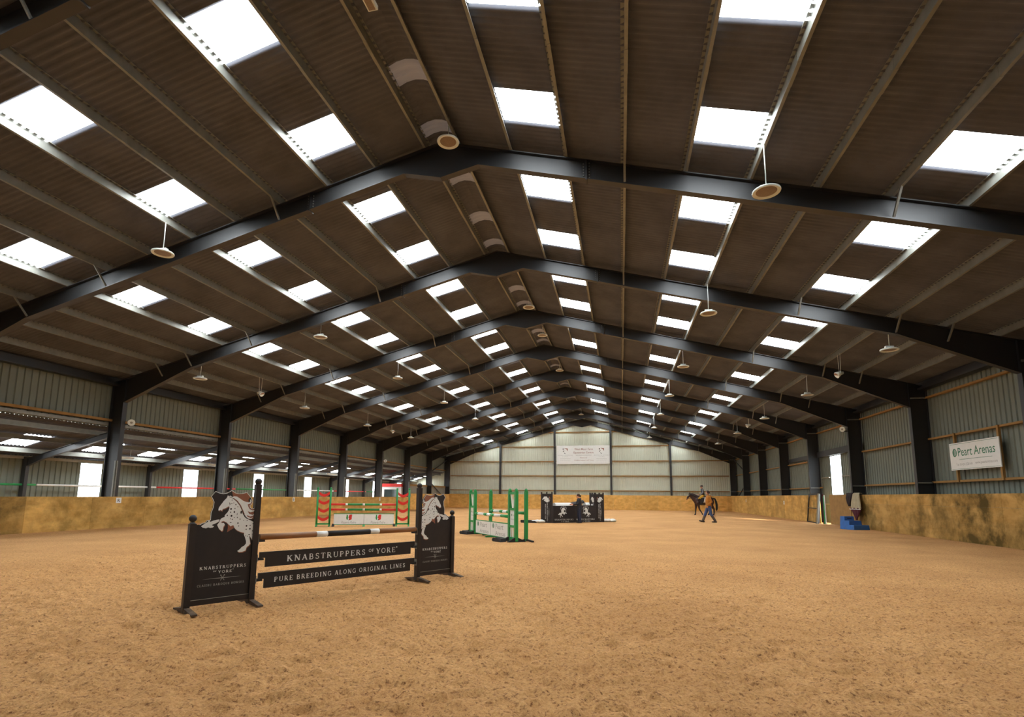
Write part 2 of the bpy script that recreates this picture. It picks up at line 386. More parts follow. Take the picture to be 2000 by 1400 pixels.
for i, (a, b) in enumerate(WP[1:]):
    m_ = MB()
    for k in range(4):
        y = a+k*(b-a)/4; q = (b-a)/4
        m_.add([(-21.3, y, 0), (-21.3, y+q*.6, 0), (-21.3, y+q*.6, 2.84), (-21.3, y, 2.84)], [(0, 1, 2, 3)], 'lit_wall')
        m_.add([(-21.3, y+q*.6, 0), (-21.335, y+q*.7, 0), (-21.335, y+q*.9, 0), (-21.3, y+q, 0), (-21.3, y+q*.6, 2.84), (-21.335, y+q*.7, 2.84), (-21.335, y+q*.9, 2.84), (-21.3, y+q, 2.84)], [(0, 1, 5, 4), (1, 2, 6, 5), (2, 3, 7, 6)], 'lit_wall')
    m_.build('window_%d' % (i+1), kind='structure', label='bright translucent wall sheet in the low side wall, %s bay from the camera' % (ORD[i-0] if i > 0 else 'first'))
# kickboards (plywood lining) -------------------------------------------------
def kick(name, P0, D, Nn, length, h, wearf, step=2.44):
    """panels side by side with thin gaps; attributes carry tone and wear of each panel"""
    rnd = random.Random(name); V = []; F = []; tone = []; wear = []; t = 0.0
    while t < length-1e-3:
        t1 = min(t+step, length); g = 0.004
        a = Vector((P0[0]+D[0]*(t+g), P0[1]+D[1]*(t+g), 0)); b = Vector((P0[0]+D[0]*(t1-g), P0[1]+D[1]*(t1-g), 0)); nn = Vector((Nn[0], Nn[1], 0))*0.02
        for (za, zb) in ((0, h*0.73), (h*0.73+0.004, h)) if name == 'baseboard_right' else ((0, h),):
            k = len(V); tn = rnd.uniform(0.84, 1.06)*(0.82 if wearf((t+t1)/2) > .8 else 1.04)*(1.16 if wearf((t+t1)/2) < .2 else 1.0); wr = wearf((t+t1)/2)*rnd.uniform(0.75, 1.1)  # near panels get a darker tone, painting in lens vignetting
            for p in (a, b, b+nn, a+nn): V += [(p.x, p.y, za), (p.x, p.y, zb)]
            F += [(k, k+2, k+3, k+1), (k+2, k+4, k+5, k+3), (k+4, k+6, k+7, k+5), (k+6, k, k+1, k+7), (k+1, k+3, k+5, k+7), (k, k+6, k+4, k+2)]
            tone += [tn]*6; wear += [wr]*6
        t = t1
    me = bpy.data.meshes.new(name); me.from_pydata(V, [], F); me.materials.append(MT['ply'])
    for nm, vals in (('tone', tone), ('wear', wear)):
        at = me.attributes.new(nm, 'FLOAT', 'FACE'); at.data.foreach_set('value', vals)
    return ob(name, me, kind='structure')
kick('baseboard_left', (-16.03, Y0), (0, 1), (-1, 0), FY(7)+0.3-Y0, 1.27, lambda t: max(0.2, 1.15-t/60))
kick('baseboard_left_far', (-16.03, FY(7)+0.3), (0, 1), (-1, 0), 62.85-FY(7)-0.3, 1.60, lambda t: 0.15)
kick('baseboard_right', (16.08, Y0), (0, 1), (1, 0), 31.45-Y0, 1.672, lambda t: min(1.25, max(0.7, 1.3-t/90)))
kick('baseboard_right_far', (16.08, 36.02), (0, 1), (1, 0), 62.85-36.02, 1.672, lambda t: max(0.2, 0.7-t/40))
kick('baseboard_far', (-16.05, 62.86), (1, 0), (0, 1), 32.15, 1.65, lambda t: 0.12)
# ------------------------------------------------------------------ portal frames
def ribbon(mb, pts, w, th, m):
    for a, b in zip(pts, pts[1:]):
        mb.bar((a[0], 0, a[1]), (b[0], 0, b[1]), w, th, m, up=(0, 0, 1))
def steel_column(parent, sd):
    mb = MB(); a, b = sd*16.10, sd*16.74; x0, x1 = min(a, b), max(a, b)
    mb.box(min(a, a+sd*.025), max(a, a+sd*.025), -.1, .1, 0, 5.24, 'steel'); mb.box(min(b, b-sd*.025), max(b, b-sd*.025), -.1, .1, 0, 6.0, 'steel')
    mb.box(x0+.02, x1-.02, -.008, .008, 0, 5.9, 'steel')
    return mb.build('column', parent)
def steel_rafter(parent, sd):
    mb = MB(); P = [(sd*16.74, ZR(16.74)-.01), (0, HR-.01), (0, 9.53), (sd*1.0, ZR(1.0)-.49), (sd*12.95, ZR(12.95)-.49), (sd*16.10, 5.23), (sd*16.74, 5.23)]
    mb.prism([(p[0], -.007, p[1]) for p in P], 'steel', (0, .014, 0))
    ribbon(mb, [(sd*16.74, ZR(16.74)-.012), (0, HR-.012)], .19, .024, 'steel')
    ribbon(mb, P[2:6], .19, .024, 'steel')
    mb.bar((sd*16.10, 0, 5.23), (sd*16.10, 0, ZR(16.1)-.02), .19, .03, 'steel', up=(1, 0, 0))
    return mb.build('rafter', parent)
def splice(parent, sd):
    mb = MB(); x = sd*3.70; z0 = ZR(x)
    mb.box(x-.02, x+.02, -.1, .1, z0-.53, z0-.01, 'steel')
    for dx in (-.07, .07):
        for k in range(6): mb.box(x+dx-.014, x+dx+.014, -.028, .028, z0-.46+k*.075, z0-.432+k*.075, 'galv')
    return mb.build('splice_plate', parent)
def flybrace(parent, sd, i, two=False):
    x = sd*PXI(i); z = ZR(x); mb = MB()
    for s_ in ((-1, 1) if two else (-1,)):
        mb.bar((x, s_*.5, z+.02), (x, s_*.08, z-.46), .05, .012, 'galv', up=(1, 0, 0)); mb.bar((x+sd*.02, s_*.5, z+.02), (x+sd*.02, s_*.08, z-.46), .012, .05, 'galv', up=(1, 0, 0))
    return mb.build('fly_brace', parent)
proto = thing('portal_frame', '', 'steel frame', (0, FY(0), 0), 0, 'black steel portal frames carrying the roof')
for sd in (-1, 1):
    steel_column(proto, sd); steel_rafter(proto, sd); splice(proto, sd)
    for i in (3, 7, 9, 10): flybrace(proto, sd, i, i == 7)
for n in range(0, 10):
    o = proto if n == 0 else copy_tree(proto)
    o.location = (0, FY(n), 0)
    o['label'] = ('black steel portal frame standing against the far gable wall' if n == 9 else 'black steel portal frame spanning the arena, %s from the camera' % ORD[n])
# cleats on the right columns and left conduits
for n in range(2, 10):
    for z, h in ((5.60, 'high'), (2.13, 'low')):
        mb = MB(); mb.box(16.13, 16.70, -.10, -.02, z-.025, z+.025, 'galv'); mb.box(16.13, 16.70, -.105, -.10, z-.03, z+.03, 'galv')
        mb.build('rail_cleat', None, loc=(0, FY(n), 0), label='pale steel cleat %s on the right column of the %s frame from the camera' % (h, ORD[n]), cat='bracket', group='cleats on the right-hand columns')
for n in range(2, 8):
    mb = MB(); mb.box(-16.16, -16.09, -.16, -.104, 0, 2.75, 'galv'); mb.box(-16.07, -16.045, -.13, -.09, 0, 2.75, 'galv')
    mb.build('conduit', None, loc=(0, FY(n), 0), label='pale conduit up the left column of the %s frame from the camera' % ORD[n], cat='conduit', group='conduits on the left-hand columns')
# ------------------------------------------------------------------ purlins
def purlin(sd, i):
    x = PXI(i); z = ZR(x); L = YE-0.1-Y0
    t = thing('purlin', 'galvanised roof purlin running the length of the %s slope, %s down from the ridge' % ('left' if sd < 0 else 'right', ORD[i]), 'purlin', (0, 0, 0), 0, 'purlins of the %s roof slope' % ('left' if sd < 0 else 'right'))
    prof = [(-0.062, 0.018), (-0.062, 0.0), (0.0, 0.0), (0.0, 0.214), (0.062, 0.214), (0.062, 0.196)]   # Z section, top flange towards the ridge
    def ext(mb, y0, y1, g):
        pts = [(sd*(x-a), z+b) for a, b in prof]; pts2 = [(sd*(x-a)-sd*g*(1 if k >= 2 else 0), z+b+(g if 1 <= k else 0)) for k, (a, b) in enumerate(prof)]
        for k in range(5):
            (xa, za), (xb, zb) = pts[k], pts[k+1]
            V = [(xa, y0, za), (xb, y0, zb), (xb, y1, zb), (xa, y1, za)]
            mb.add(V, [(0, 1, 2, 3)], 'galv')
    mb = MB(); ext(mb, Y0, Y0+L, .003); mb.build('rail', t)
    for n in range(0, 9):
        y = FY(n)+BAY/2; m2 = MB(); k = len(m2.v)
        for a, b, c, d in ((-.004, .004, .02, .17), (-.066, -.004, -.006, -.001)):
            x0, x1 = sorted((sd*(x-a), sd*(x-b))); m2.box(x0, x1, y-.28, y+.28, z+c, z+d, 'galv')
        m2.build('sleeve', t)
    return t
for sd in (-1, 1):
    for i in range(12): purlin(sd, i)
mb = MB()
for sd in (-1, 1):
    m_ = MB(); m_.box(min(sd*16.45, sd*16.78), max(sd*16.45, sd*16.78), Y0, YE-.1, 5.93, 6.02, 'steel'); m_.box(min(sd*16.6, sd*16.66), max(sd*16.6, sd*16.66), Y0, YE-.1, 5.95, 6.28, 'steel')
    ob('eaves_beam', m_.mesh('eaves_beam'), label='long black eaves beam along the top of the %s wall' % ('left' if sd < 0 else 'right'), cat='beam')
# ------------------------------------------------------------------ rails on walls
ti = [0]
def trim(x0, x1, y0, y1, z0, z1, m='timber', label=None):
    ti[0] += 1; mb = MB(); mb.box(x0, x1, y0, y1, z0, z1, m); return mb.build('trim_%d' % ti[0], kind='structure', label=label)
for n in range(0, 9):
    y0, y1 = FY(n)+.11, FY(n+1)-.11
    for z in (2.15, 3.90, 5.60):
        if n == 4: continue
        if n == 5 and z == 3.90: trim(16.70, 16.80, y0, y1, 4.05, 4.33, 'brown' if 0 else 'steel'); trim(16.66, 16.80, y0, y1, 3.86, 3.93); continue
        trim(16.66, 16.80, y0-.25, y1, z-.035, z+.035)
        trim(16.76, 16.80, y0-.25, y1, z+.035, z+.05)
    if n == 4:
        trim(16.6, 16.80, y0, y1, 4.03, 4.38, 'steel'); trim(16.74, 16.80, y0, DOOR[0], 2.72, 2.77, 'grey'); trim(16.74, 16.80, DOOR[1], y1, 2.72, 2.77, 'grey'); trim(16.74, 16.80, DOOR[1], y1, 1.1, 1.16, 'grey')
        trim(16.66, 16.80, y0, y1, 5.56, 5.63)
    if 0 <= n < 9:
        trim(-16.80, -16.66, y0, y1+.12, 4.42, 4.52); trim(-16.84, -16.72, y0, y1, 4.24, 4.36, 'galv')
for z in (2.13, 3.83, 5.53, 7.27, 8.96):
    hw = min(16.0, (HR-.5-z)/SL)
    xs = [-16.6, -9.75, -3.2, 3.28, 9.86, 16.6]
    for a, b in zip(xs, xs[1:]):
        a2, b2 = max(a+.13, -hw), min(b-.13, hw)
        if b2-a2 > .4: trim(a2, b2, YE-.13, YE-.005, z-.05, z+.05)
for x, nm in ((-9.75, 'leftmost'), (-3.2, 'left of the banner'), (3.28, 'right of the banner'), (9.86, 'rightmost')):
    mb = MB(); top = ZR(x)-.5; mb.box(x-.11, x+.11, 62.98, 63.0, 0, top, 'steel'); mb.box(x-.01, x+.01, 63.0, 63.1, 0, top, 'steel'); mb.box(x-.11, x+.11, 63.1, 63.12, 0, top, 'steel')
    mb.build('gable_post', label='dark steel post on the far gable wall, %s' % nm, cat='post', group='steel posts of the far gable wall')
# wall braces in the last bay
for sd in (-1, 1):
    sn = 'left' if sd < 0 else 'right'
    for (ya, za, yb, zb, nm) in ((FY(8)+.15, 3.0, FY(9)-1.6, 1.4, 'lower'), (FY(8)+.15, 3.9, FY(9)-.15, 5.7, 'upper')):
        mb = MB(); mb.tube([(sd*16.45, ya, za), (sd*16.45, yb, zb)], .055, 'steel', 8); mb.build('diagonal_brace', label='black %s diagonal brace in the farthest bay of the %s wall' % (nm, sn), cat='brace')
for sd in (-1, 1):
    mb = MB(); mb.tube([(sd*9.8, FY(9)-.1, ZR(9.8)-.25), (sd*3.3, FY(8)+.1, ZR(3.3)-.25)], .05, 'steel', 8); mb.build('diagonal_brace', label='black roof brace under the farthest bay of the %s slope' % ('left' if sd < 0 else 'right'), cat='brace')
# ------------------------------------------------------------------ lean-to on the left
lt = thing('lean_to_frame', '', 'steel frame', (0, FY(1), 0), 0, 'small black frames of the low side bay')
mb = MB(); mb.box(-21.12, -20.88, -.07, .07, 0, 2.95, 'steel'); mb.build('column', lt)
mb = MB(); zr = lambda x: 3.97+(x+16.75)*0.2646
mb.prism([(-21.1, -.006, zr(-21.1)), (-16.74, -.006, zr(-16.74)), (-16.74, -.006, zr(-16.74)-.24), (-20.1, -.006, zr(-20.1)-.24), (-20.88, -.006, 2.56), (-21.1, -.006, 2.56)], 'steel', (0, .012, 0))
ribbon(mb, [(-21.1, zr(-21.1)), (-16.74, zr(-16.74))], .13, .016, 'steel'); ribbon(mb, [(-20.88, 2.56), (-20.1, zr(-20.1)-.24), (-16.74, zr(-16.74)-.24)], .13, .016, 'steel'); mb.build('rafter', lt)
for n in range(1, 9):
    o = lt if n == 1 else copy_tree(lt); o.location = (0, FY(n), 0); o['label'] = 'small black steel frame of the low side bay, beside the %s main frame' % ORD[n]
for i, x in enumerate((-17.25, -18.62, -20.15)):
    z = zr(x)
    mb = MB(); mb.box(x-.005, x+.005, Y0, YE-.1, z, z+.19, 'galv'); mb.box(x, x+.07, Y0, YE-.1, z, z+.006, 'galv'); mb.box(x-.07, x, Y0, YE-.1, z+.185, z+.19, 'galv')
    mb.build('purlin', label='galvanised purlin under the low side roof, %s from the arena' % ORD[i], cat='purlin', group='purlins of the low side roof')
mb = MB(); mb.box(-21.2, -21.06, Y0, YE-.1, 2.86, 2.98, 'grey'); mb.build('eaves_beam', label='grey gutter beam along the top of the low outer wall', cat='beam')
cols = ['green', 'white', 'red']
for k, n in enumerate(range(1, 8)):
    c = cols[k % 3]
    mb = MB(); mb.tube([(-21.0, FY(n)+.55, 1.745), (-21.0, FY(n+1)+.5, 1.745)], .045, c, 10)
    mb.build('pole', label='%s pole along the low outer wall beside the %s main frame' % (c, ORD[n]), cat='pole', group='coloured poles hung along the low outer wall')
for n in range(2, 8):
    o = thing('strip_light', 'white strip light under the low side roof past the %s main frame' % ORD[n], 'strip light', (-18.45, FY(n)+2.1, 3.05), 0, 'strip lights of the low side bay')
    mb = MB(); mb.box(-.04, .04, -.78, .78, 0, .05, 'white'); mb.build('body', o); mb = MB(); mb.tube([(0, -.74, -.02), (0, .74, -.02)], .018, 'lampwhite', 8); mb.build('tube', o)
    mb = MB(); 
    for yy in (-.6, .6): mb.tube([(0, yy, .05), (0, yy, zr(-18.45)-3.05+.22)], .006, 'galv', 6)
    mb.build('hanger', o)
# boards in the far left bays + judge's cabin
for n in (7, 8):
    y0, y1 = FY(n)+.11, FY(n+1)-.11
    trim(-16.70, -16.60, y0, y1, 1.3, 2.36, 'grey'); trim(-16.72, -16.56, y0, y1, 2.36, 2.55, 'timber')
cb = thing('judges_cabin', 'white cabin with a red top band and wide dark window behind the left kickboard', 'cabin', (-17.95, 50.85, 0))
mb = MB(); mb.box(-1.5, 1.14, -.85, 1.2, 0, 2.24, 'white'); mb.build('wall', cb)
mb = MB(); mb.box(-1.54, 1.17, -.89, 1.24, 2.24, 2.54, 'red'); mb.build('roof_band', cb)
mb = MB(); mb.box(-.62, .80, -.88, -.85, 1.0, 1.98, 'ink'); wf = mb.build('window', cb); mb = MB(); mb.box(-.58, .14, -.89, -.88, 1.04, 1.94, 'glass'); mb.build('pane', wf); mb = MB(); mb.box(.18, .76, -.89, -.88, 1.04, 1.94, 'glass'); mb.build('pane', wf)
# mounting door leaf, gate
mb = MB(); mb.box(16.05, 16.075, 31.45, 34.36, 0.03, 1.675, 'timber')
g = thing('gate', 'plain plywood gate closing the gap in the right kickboard beside the doorway', 'gate', (0, 0, 0))
me_ = MB(); me_.box(16.05, 16.08, 31.47, 34.36, .02, 1.69, 'timber'); me_.build('panel', g); me_ = MB(); me_.box(16.08, 16.13, 31.47, 34.36, .3, .4, 'timber'); me_.box(16.08, 16.13, 31.47, 34.36, 1.3, 1.4, 'timber'); me_.build('rail', g)

# ------------------------------------------------------------------ lettering
def arc(cx, cy, rx, ry, a0, a1, n=10): return [(cx+rx*math.cos(math.radians(a0+(a1-a0)*i/n)), cy+ry*math.sin(math.radians(a0+(a1-a0)*i/n))) for i in range(n+1)]
T, t_ = .215, .115
def V_(x, w=T): return (w, [(x, 0), (x, 1)])
def S_(x, y, w=.26): return (.05, [(x-w/2, y+(.02 if y < .5 else -.02)), (x+w/2, y+(.02 if y < .5 else -.02))])
GL = {
 'K': (.86, [V_(.16), S_(.16, 0), S_(.16, 1), (t_, [(.22, .42), (.62, 1)]), S_(.62, 1), (T, [(.36, .58), (.70, 0)]), S_(.72, 0)]),
 'N': (.92, [(t_, [(.15, 0), (.15, 1)]), S_(.15, 0), S_(.10, 1), (T, [(.15, 1), (.74, 0)]), (t_, [(.76, 0), (.76, 1)]), S_(.76, 1)]),
 'A': (.84, [(t_, [(.10, 0), (.40, 1)]), (T, [(.40, 1), (.70, 0)]), (t_, [(.2, .33), (.58, .33)]), S_(.10, 0, .22), S_(.72, 0)]),
 'B': (.76, [V_(.16), S_(.13, 0, .2), S_(.13, 1, .2), (.13, [(.16, .97)]+arc(.36, .75, .2, .22, 90, -90)+[(.16, .53)]), (.14, [(.16, .53)]+arc(.38, .27, .24, .25, 90, -90)+[(.16, .03)])]),
 'S': (.64, [(.14, arc(.32, .75, .2, .22, 35, 270, 12)+arc(.32, .27, .22, .25, 90, -145, 12)), (.05, [(.52, .72), (.52, .98)]), (.05, [(.1, .02), (.1, .3)])]),
 'T': (.76, [V_(.37), S_(.37, 0, .3), (.07, [(.04, .96), (.70, .96)]), (.05, [(.05, .78), (.05, 1)]), (.05, [(.69, .78), (.69, 1)])]),
 'R': (.82, [V_(.16), S_(.15, 0), S_(.13, 1, .2), (.13, [(.16, .97)]+arc(.36, .73, .22, .23, 90, -90)+[(.16, .5)]), (T, [(.38, .5), (.70, 0)]), S_(.73, 0, .18)]),
 'U': (.86, [(T, [(.17, 1), (.17, .3)]), (.11, arc(.43, .3, .27, .27, 180, 360)), (t_, [(.70, .3), (.70, 1)]), S_(.17, 1), S_(.70, 1, .2)]),
 'P': (.72, [V_(.16), S_(.16, 0, .28), S_(.13, 1, .2), (.13, [(.16, .97)]+arc(.36, .72, .23, .25, 90, -90)+[(.16, .47)])]),
 'E': (.72, [V_(.16), S_(.13, 0, .2), S_(.13, 1, .2), (.06, [(.16, .97), (.62, .97)]), (.06, [(.16, .52), (.48, .52)]), (.06, [(.16, .03), (.64, .03)]), (.05, [(.62, .78), (.62, 1)]), (.05, [(.64, 0), (.64, .24)]), (.05, [(.48, .4), (.48, .64)])]),
 'O': (.88, [(.15, arc(.43, .5, .34, .46, 0, 360, 22))]),
 'F': (.68, [V_(.16), S_(.16, 0, .28), S_(.13, 1, .2), (.06, [(.16, .97), (.60, .97)]), (.06, [(.16, .52), (.46, .52)]), (.05, [(.60, .78), (.60, 1)]), (.05, [(.46, .4), (.46, .64)])]),
 'Y': (.80, [(T, [(.40, 0), (.40, .45)]), S_(.40, 0, .3), (T, [(.40, .42), (.12, 1)]), (t_, [(.40, .42), (.68, 1)]), S_(.12, 1), S_(.68, 1, .2)]),
 'G': (.88, [(.15, arc(.43, .5, .34, .46, 45, 325, 18)), (t_+.05, [(.72, .05), (.72, .45)]), S_(.70, .43, .26), (.05, [(.70, .72), (.70, .98)])]),
 'D': (.86, [V_(.16), S_(.13, 0, .2), S_(.13, 1, .2), (.13, [(.16, .97)]+arc(.38, .5, .36, .46, 90, -90, 14)+[(.16, .03)])]),
 'I': (.40, [V_(.19), S_(.19, 0, .3), S_(.19, 1, .3)]),
 'L': (.70, [V_(.16), S_(.16, 0), S_(.16, 1, .28), (.06, [(.16, .03), (.62, .03)]), (.05, [(.62, 0), (.62, .25)])]),
 'C': (.80, [(.15, arc(.43, .5, .34, .46, 45, 315, 18)), (.05, [(.70, .70), (.70, .98)])]),
 'Q': (.88, [(.15, arc(.43, .5, .34, .46, 0, 360, 22)), (.12, [(.45, .05), (.62, -.16), (.86, -.2)])]),
 'H': (.92, [V_(.16), V_(.74), (t_, [(.16, .52), (.74, .52)]), S_(.16, 0), S_(.16, 1), S_(.74, 0), S_(.74, 1)]),
 'M': (1.05, [(t_, [(.14, 0), (.14, 1)]), (T, [(.14, 1), (.50, .05)]), (t_, [(.50, .05), (.86, 1)]), V_(.88), S_(.14, 0), S_(.88, 0)]),
 'W': (1.1, [(T, [(.08, 1), (.32, 0)]), (t_, [(.32, 0), (.55, .9)]), (T, [(.55, .9), (.78, 0)]), (t_, [(.78, 0), (1.0, 1)]), S_(.08, 1), S_(1.0, 1, .2)]),
 'V': (.8, [(T, [(.1, 1), (.4, 0)]), (t_, [(.4, 0), (.68, 1)]), S_(.1, 1), S_(.68, 1, .2)]),
}
def serif(mb, text, x0, x1, z0, h, y, m, sp=.22, sx=1):
    """roman capitals between x0 and x1 (front faces -y); sx=-1 when the carrier runs the other way"""
    adv = sum(GL[c][0]+sp if c in GL else .55 for c in text)-sp; k = (x1-x0)/adv; cx = 0
    for c in text:
        if c not in GL: cx += .55; continue
        for wd, pts in GL[c][1]:
            P = [(x0+(cx+a)*k, z0+b*h) for a, b in pts]
            for a, b in zip(P, P[1:]):
                dx, dz = b[0]-a[0], b[1]-a[1]; l = math.hypot(dx, dz) or 1; ax, az = dx/l, dz/l
                hw = max(wd, .075)*h*.5*(.85 if abs(ax) > .7 else min(1.0, k/h*1.0+.1)); e = hw*.35 if len(P) > 2 else 0
                nx, nz = -az*hw, ax*hw
                mb.add([(a[0]-ax*e+nx, y, a[1]-az*e+nz), (a[0]-ax*e-nx, y, a[1]-az*e-nz), (b[0]+ax*e-nx, y, b[1]+az*e-nz), (b[0]+ax*e+nx, y, b[1]+az*e+nz)], [(0, 1, 2, 3)], m)
        cx += GL[c][0]+sp
def sans_mesh(text, shear=0.0, bold=0.0):
    cu = bpy.data.curves.new('t', 'FONT'); cu.body = text; cu.shear = shear; cu.offset = bold; cu.resolution_u = 3
    o = bpy.data.objects.new('t', cu); C.objects.link(o); bpy.context.view_layer.update()
    me = bpy.data.meshes.new_from_object(o.evaluated_get(bpy.context.evaluated_depsgraph_get()))
    v = [tuple(q.co) for q in me.vertices]; f = [tuple(p.vertices) for p in me.polygons]
    bpy.data.objects.remove(o); bpy.data.curves.remove(cu); bpy.data.meshes.remove(me); return v, f
def sans(mb, text, x0, x1, z0, z1, y, m, shear=0.0, bold=0.0):
    v, f = sans_mesh(text, shear, bold)
    if not v: return
    ax0, ax1 = min(p[0] for p in v), max(p[0] for p in v); az0, az1 = min(p[1] for p in v), max(p[1] for p in v)
    mb.add([(x0+(p[0]-ax0)/(ax1-ax0)*(x1-x0), y, z0+(p[1]-az0)/(az1-az0)*(z1-z0)) for p in v], f, m)
def disc(mb, cx, cz, rx, rz, y, m, n=10):
    mb.add([(cx+rx*math.cos(2*PI*k/n), y, cz+rz*math.sin(2*PI*k/n)) for k in range(n)], [tuple(range(n))], m)
def line(mb, pts, wd, y, m):
    for a, b in zip(pts, pts[1:]):
        dx, dz = b[0]-a[0], b[1]-a[1]; l = math.hypot(dx, dz) or 1; nx, nz = -dz/l*wd/2, dx/l*wd/2; e = wd*.25; ex, ez = dx/l*e, dz/l*e
        mb.add([(a[0]-ex+nx, y, a[1]-ez+nz), (a[0]-ex-nx, y, a[1]-ez-nz), (b[0]+ex-nx, y, b[1]+ez-nz), (b[0]+ex+nx, y, b[1]+ez+nz)], [(0, 1, 2, 3)], m)
# traced emblem: metres along the wing from its outer post, height above the sand
EM = {"board":[[0.081,1.054],[0.112,1.073],[0.144,1.079],[0.164,1.106],[0.203,1.112],[0.203,1.15],[0.202,1.205],[0.224,1.268],[0.228,1.338],[0.212,1.373],[0.189,1.411],[0.236,1.475],[0.286,1.454],[0.334,1.444],[0.381,1.455],[0.437,1.488],[0.485,1.456],[0.528,1.446],[0.578,1.45],[0.634,1.465],[0.686,1.403],[0.707,1.37],[0.716,1.337],[0.704,1.307],[0.683,1.293],[0.692,1.263],[0.723,1.245],[0.762,1.263]],"farleg":[[0.312,1.116],[0.279,1.113],[0.233,1.101],[0.201,1.088],[0.19,1.109],[0.177,1.102],[0.169,1.085],[0.144,1.072],[0.096,1.036],[0.116,1.018],[0.156,1.008],[0.181,1.019],[0.207,1.011],[0.24,1.017],[0.252,1.034],[0.228,1.038],[0.23,1.052],[0.269,1.068],[0.301,1.085]],"body":[[0.39,1.427],[0.385,1.405],[0.376,1.387],[0.344,1.352],[0.329,1.327],[0.308,1.295],[0.293,1.271],[0.288,1.253],[0.288,1.231],[0.306,1.232],[0.316,1.239],[0.331,1.223],[0.336,1.238],[0.342,1.249],[0.375,1.259],[0.401,1.277],[0.418,1.284],[0.422,1.259],[0.415,1.23],[0.4,1.202],[0.381,1.181],[0.369,1.16],[0.374,1.146],[0.344,1.136],[0.328,1.126],[0.316,1.105],[0.308,1.077],[0.287,1.047],[0.299,1.022],[0.315,0.993],[0.35,0.964],[0.363,0.978],[0.366,1.02],[0.381,1.047],[0.369,1.069],[0.336,1.07],[0.338,1.087],[0.361,1.094],[0.4,1.075],[0.426,1.049],[0.455,1.023],[0.475,1.033],[0.489,1.037],[0.505,1.0],[0.535,0.971],[0.587,0.944],[0.637,0.931],[0.632,0.909],[0.649,0.873],[0.667,0.821],[0.669,0.792],[0.65,0.765],[0.615,0.746],[0.596,0.722],[0.563,0.699],[0.585,0.684],[0.627,0.684],[0.669,0.699],[0.68,0.742],[0.707,0.761],[0.727,0.785],[0.717,0.826],[0.707,0.87],[0.701,0.899],[0.737,0.846],[0.754,0.813],[0.761,0.823],[0.762,1.064],[0.712,1.091],[0.652,1.118],[0.625,1.14],[0.597,1.184],[0.579,1.235],[0.554,1.286],[0.507,1.344],[0.463,1.38],[0.434,1.395],[0.413,1.402]],"mane":[[0.398,1.412],[0.428,1.423],[0.432,1.413],[0.447,1.405],[0.474,1.413],[0.51,1.409],[0.554,1.38],[0.592,1.355],[0.629,1.34],[0.669,1.333],[0.686,1.348],[0.677,1.37],[0.696,1.37],[0.703,1.344],[0.689,1.316],[0.653,1.307],[0.666,1.271],[0.687,1.241],[0.724,1.226],[0.761,1.233],[0.74,1.211],[0.697,1.201],[0.66,1.216],[0.684,1.179],[0.729,1.167],[0.76,1.189],[0.737,1.153],[0.694,1.146],[0.652,1.165],[0.665,1.14],[0.71,1.124],[0.738,1.138],[0.718,1.113],[0.681,1.114],[0.643,1.14],[0.619,1.177],[0.594,1.228],[0.561,1.293],[0.514,1.352],[0.466,1.386],[0.433,1.402]],"brown":[[0.437,1.487],[0.485,1.456],[0.528,1.446],[0.578,1.45],[0.634,1.463],[0.682,1.403],[0.659,1.366],[0.669,1.333],[0.716,1.337],[0.704,1.307],[0.683,1.293],[0.692,1.263],[0.723,1.245],[0.762,1.261],[0.766,1.108],[0.682,1.11],[0.62,1.17],[0.551,1.322],[0.462,1.395]],"flag":[[0.448,1.024],[0.488,1.047],[0.502,1.001],[0.452,0.971],[0.416,0.947],[0.422,1.003],[0.418,1.053]],"jaw":[[0.411,1.334],[0.425,1.327],[0.43,1.309],[0.42,1.291],[0.421,1.309],[0.417,1.323]],"spots":[[0.447,1.364,0.007,0.015],[0.448,1.319,0.01,0.011],[0.472,1.326,0.007,0.011],[0.5,1.305,0.012,0.015],[0.527,1.276,0.009,0.011],[0.443,1.248,0.016,0.024],[0.492,1.254,0.009,0.015],[0.441,1.205,0.01,0.015],[0.488,1.208,0.016,0.02],[0.455,1.158,0.02,0.022],[0.402,1.165,0.012,0.015],[0.525,1.179,0.006,0.024],[0.576,1.203,0.018,0.035],[0.492,1.136,0.009,0.009],[0.53,1.135,0.008,0.013],[0.444,1.12,0.01,0.009],[0.468,1.112,0.01,0.013],[0.567,1.113,0.008,0.018],[0.617,1.097,0.007,0.011],[0.661,1.092,0.012,0.009],[0.451,1.073,0.022,0.008],[0.544,1.062,0.018,0.013],[0.557,1.024,0.01,0.013],[0.741,1.049,0.009,0.013],[0.658,1.022,0.018,0.02],[0.706,1.026,0.009,0.015],[0.657,0.977,0.012,0.013],[0.706,0.982,0.016,0.02],[0.742,0.955,0.007,0.022],[0.747,0.908,0.009,0.009],[0.7,0.906,0.018,0.009],[0.658,0.89,0.008,0.011],[0.682,0.885,0.008,0.011]]}
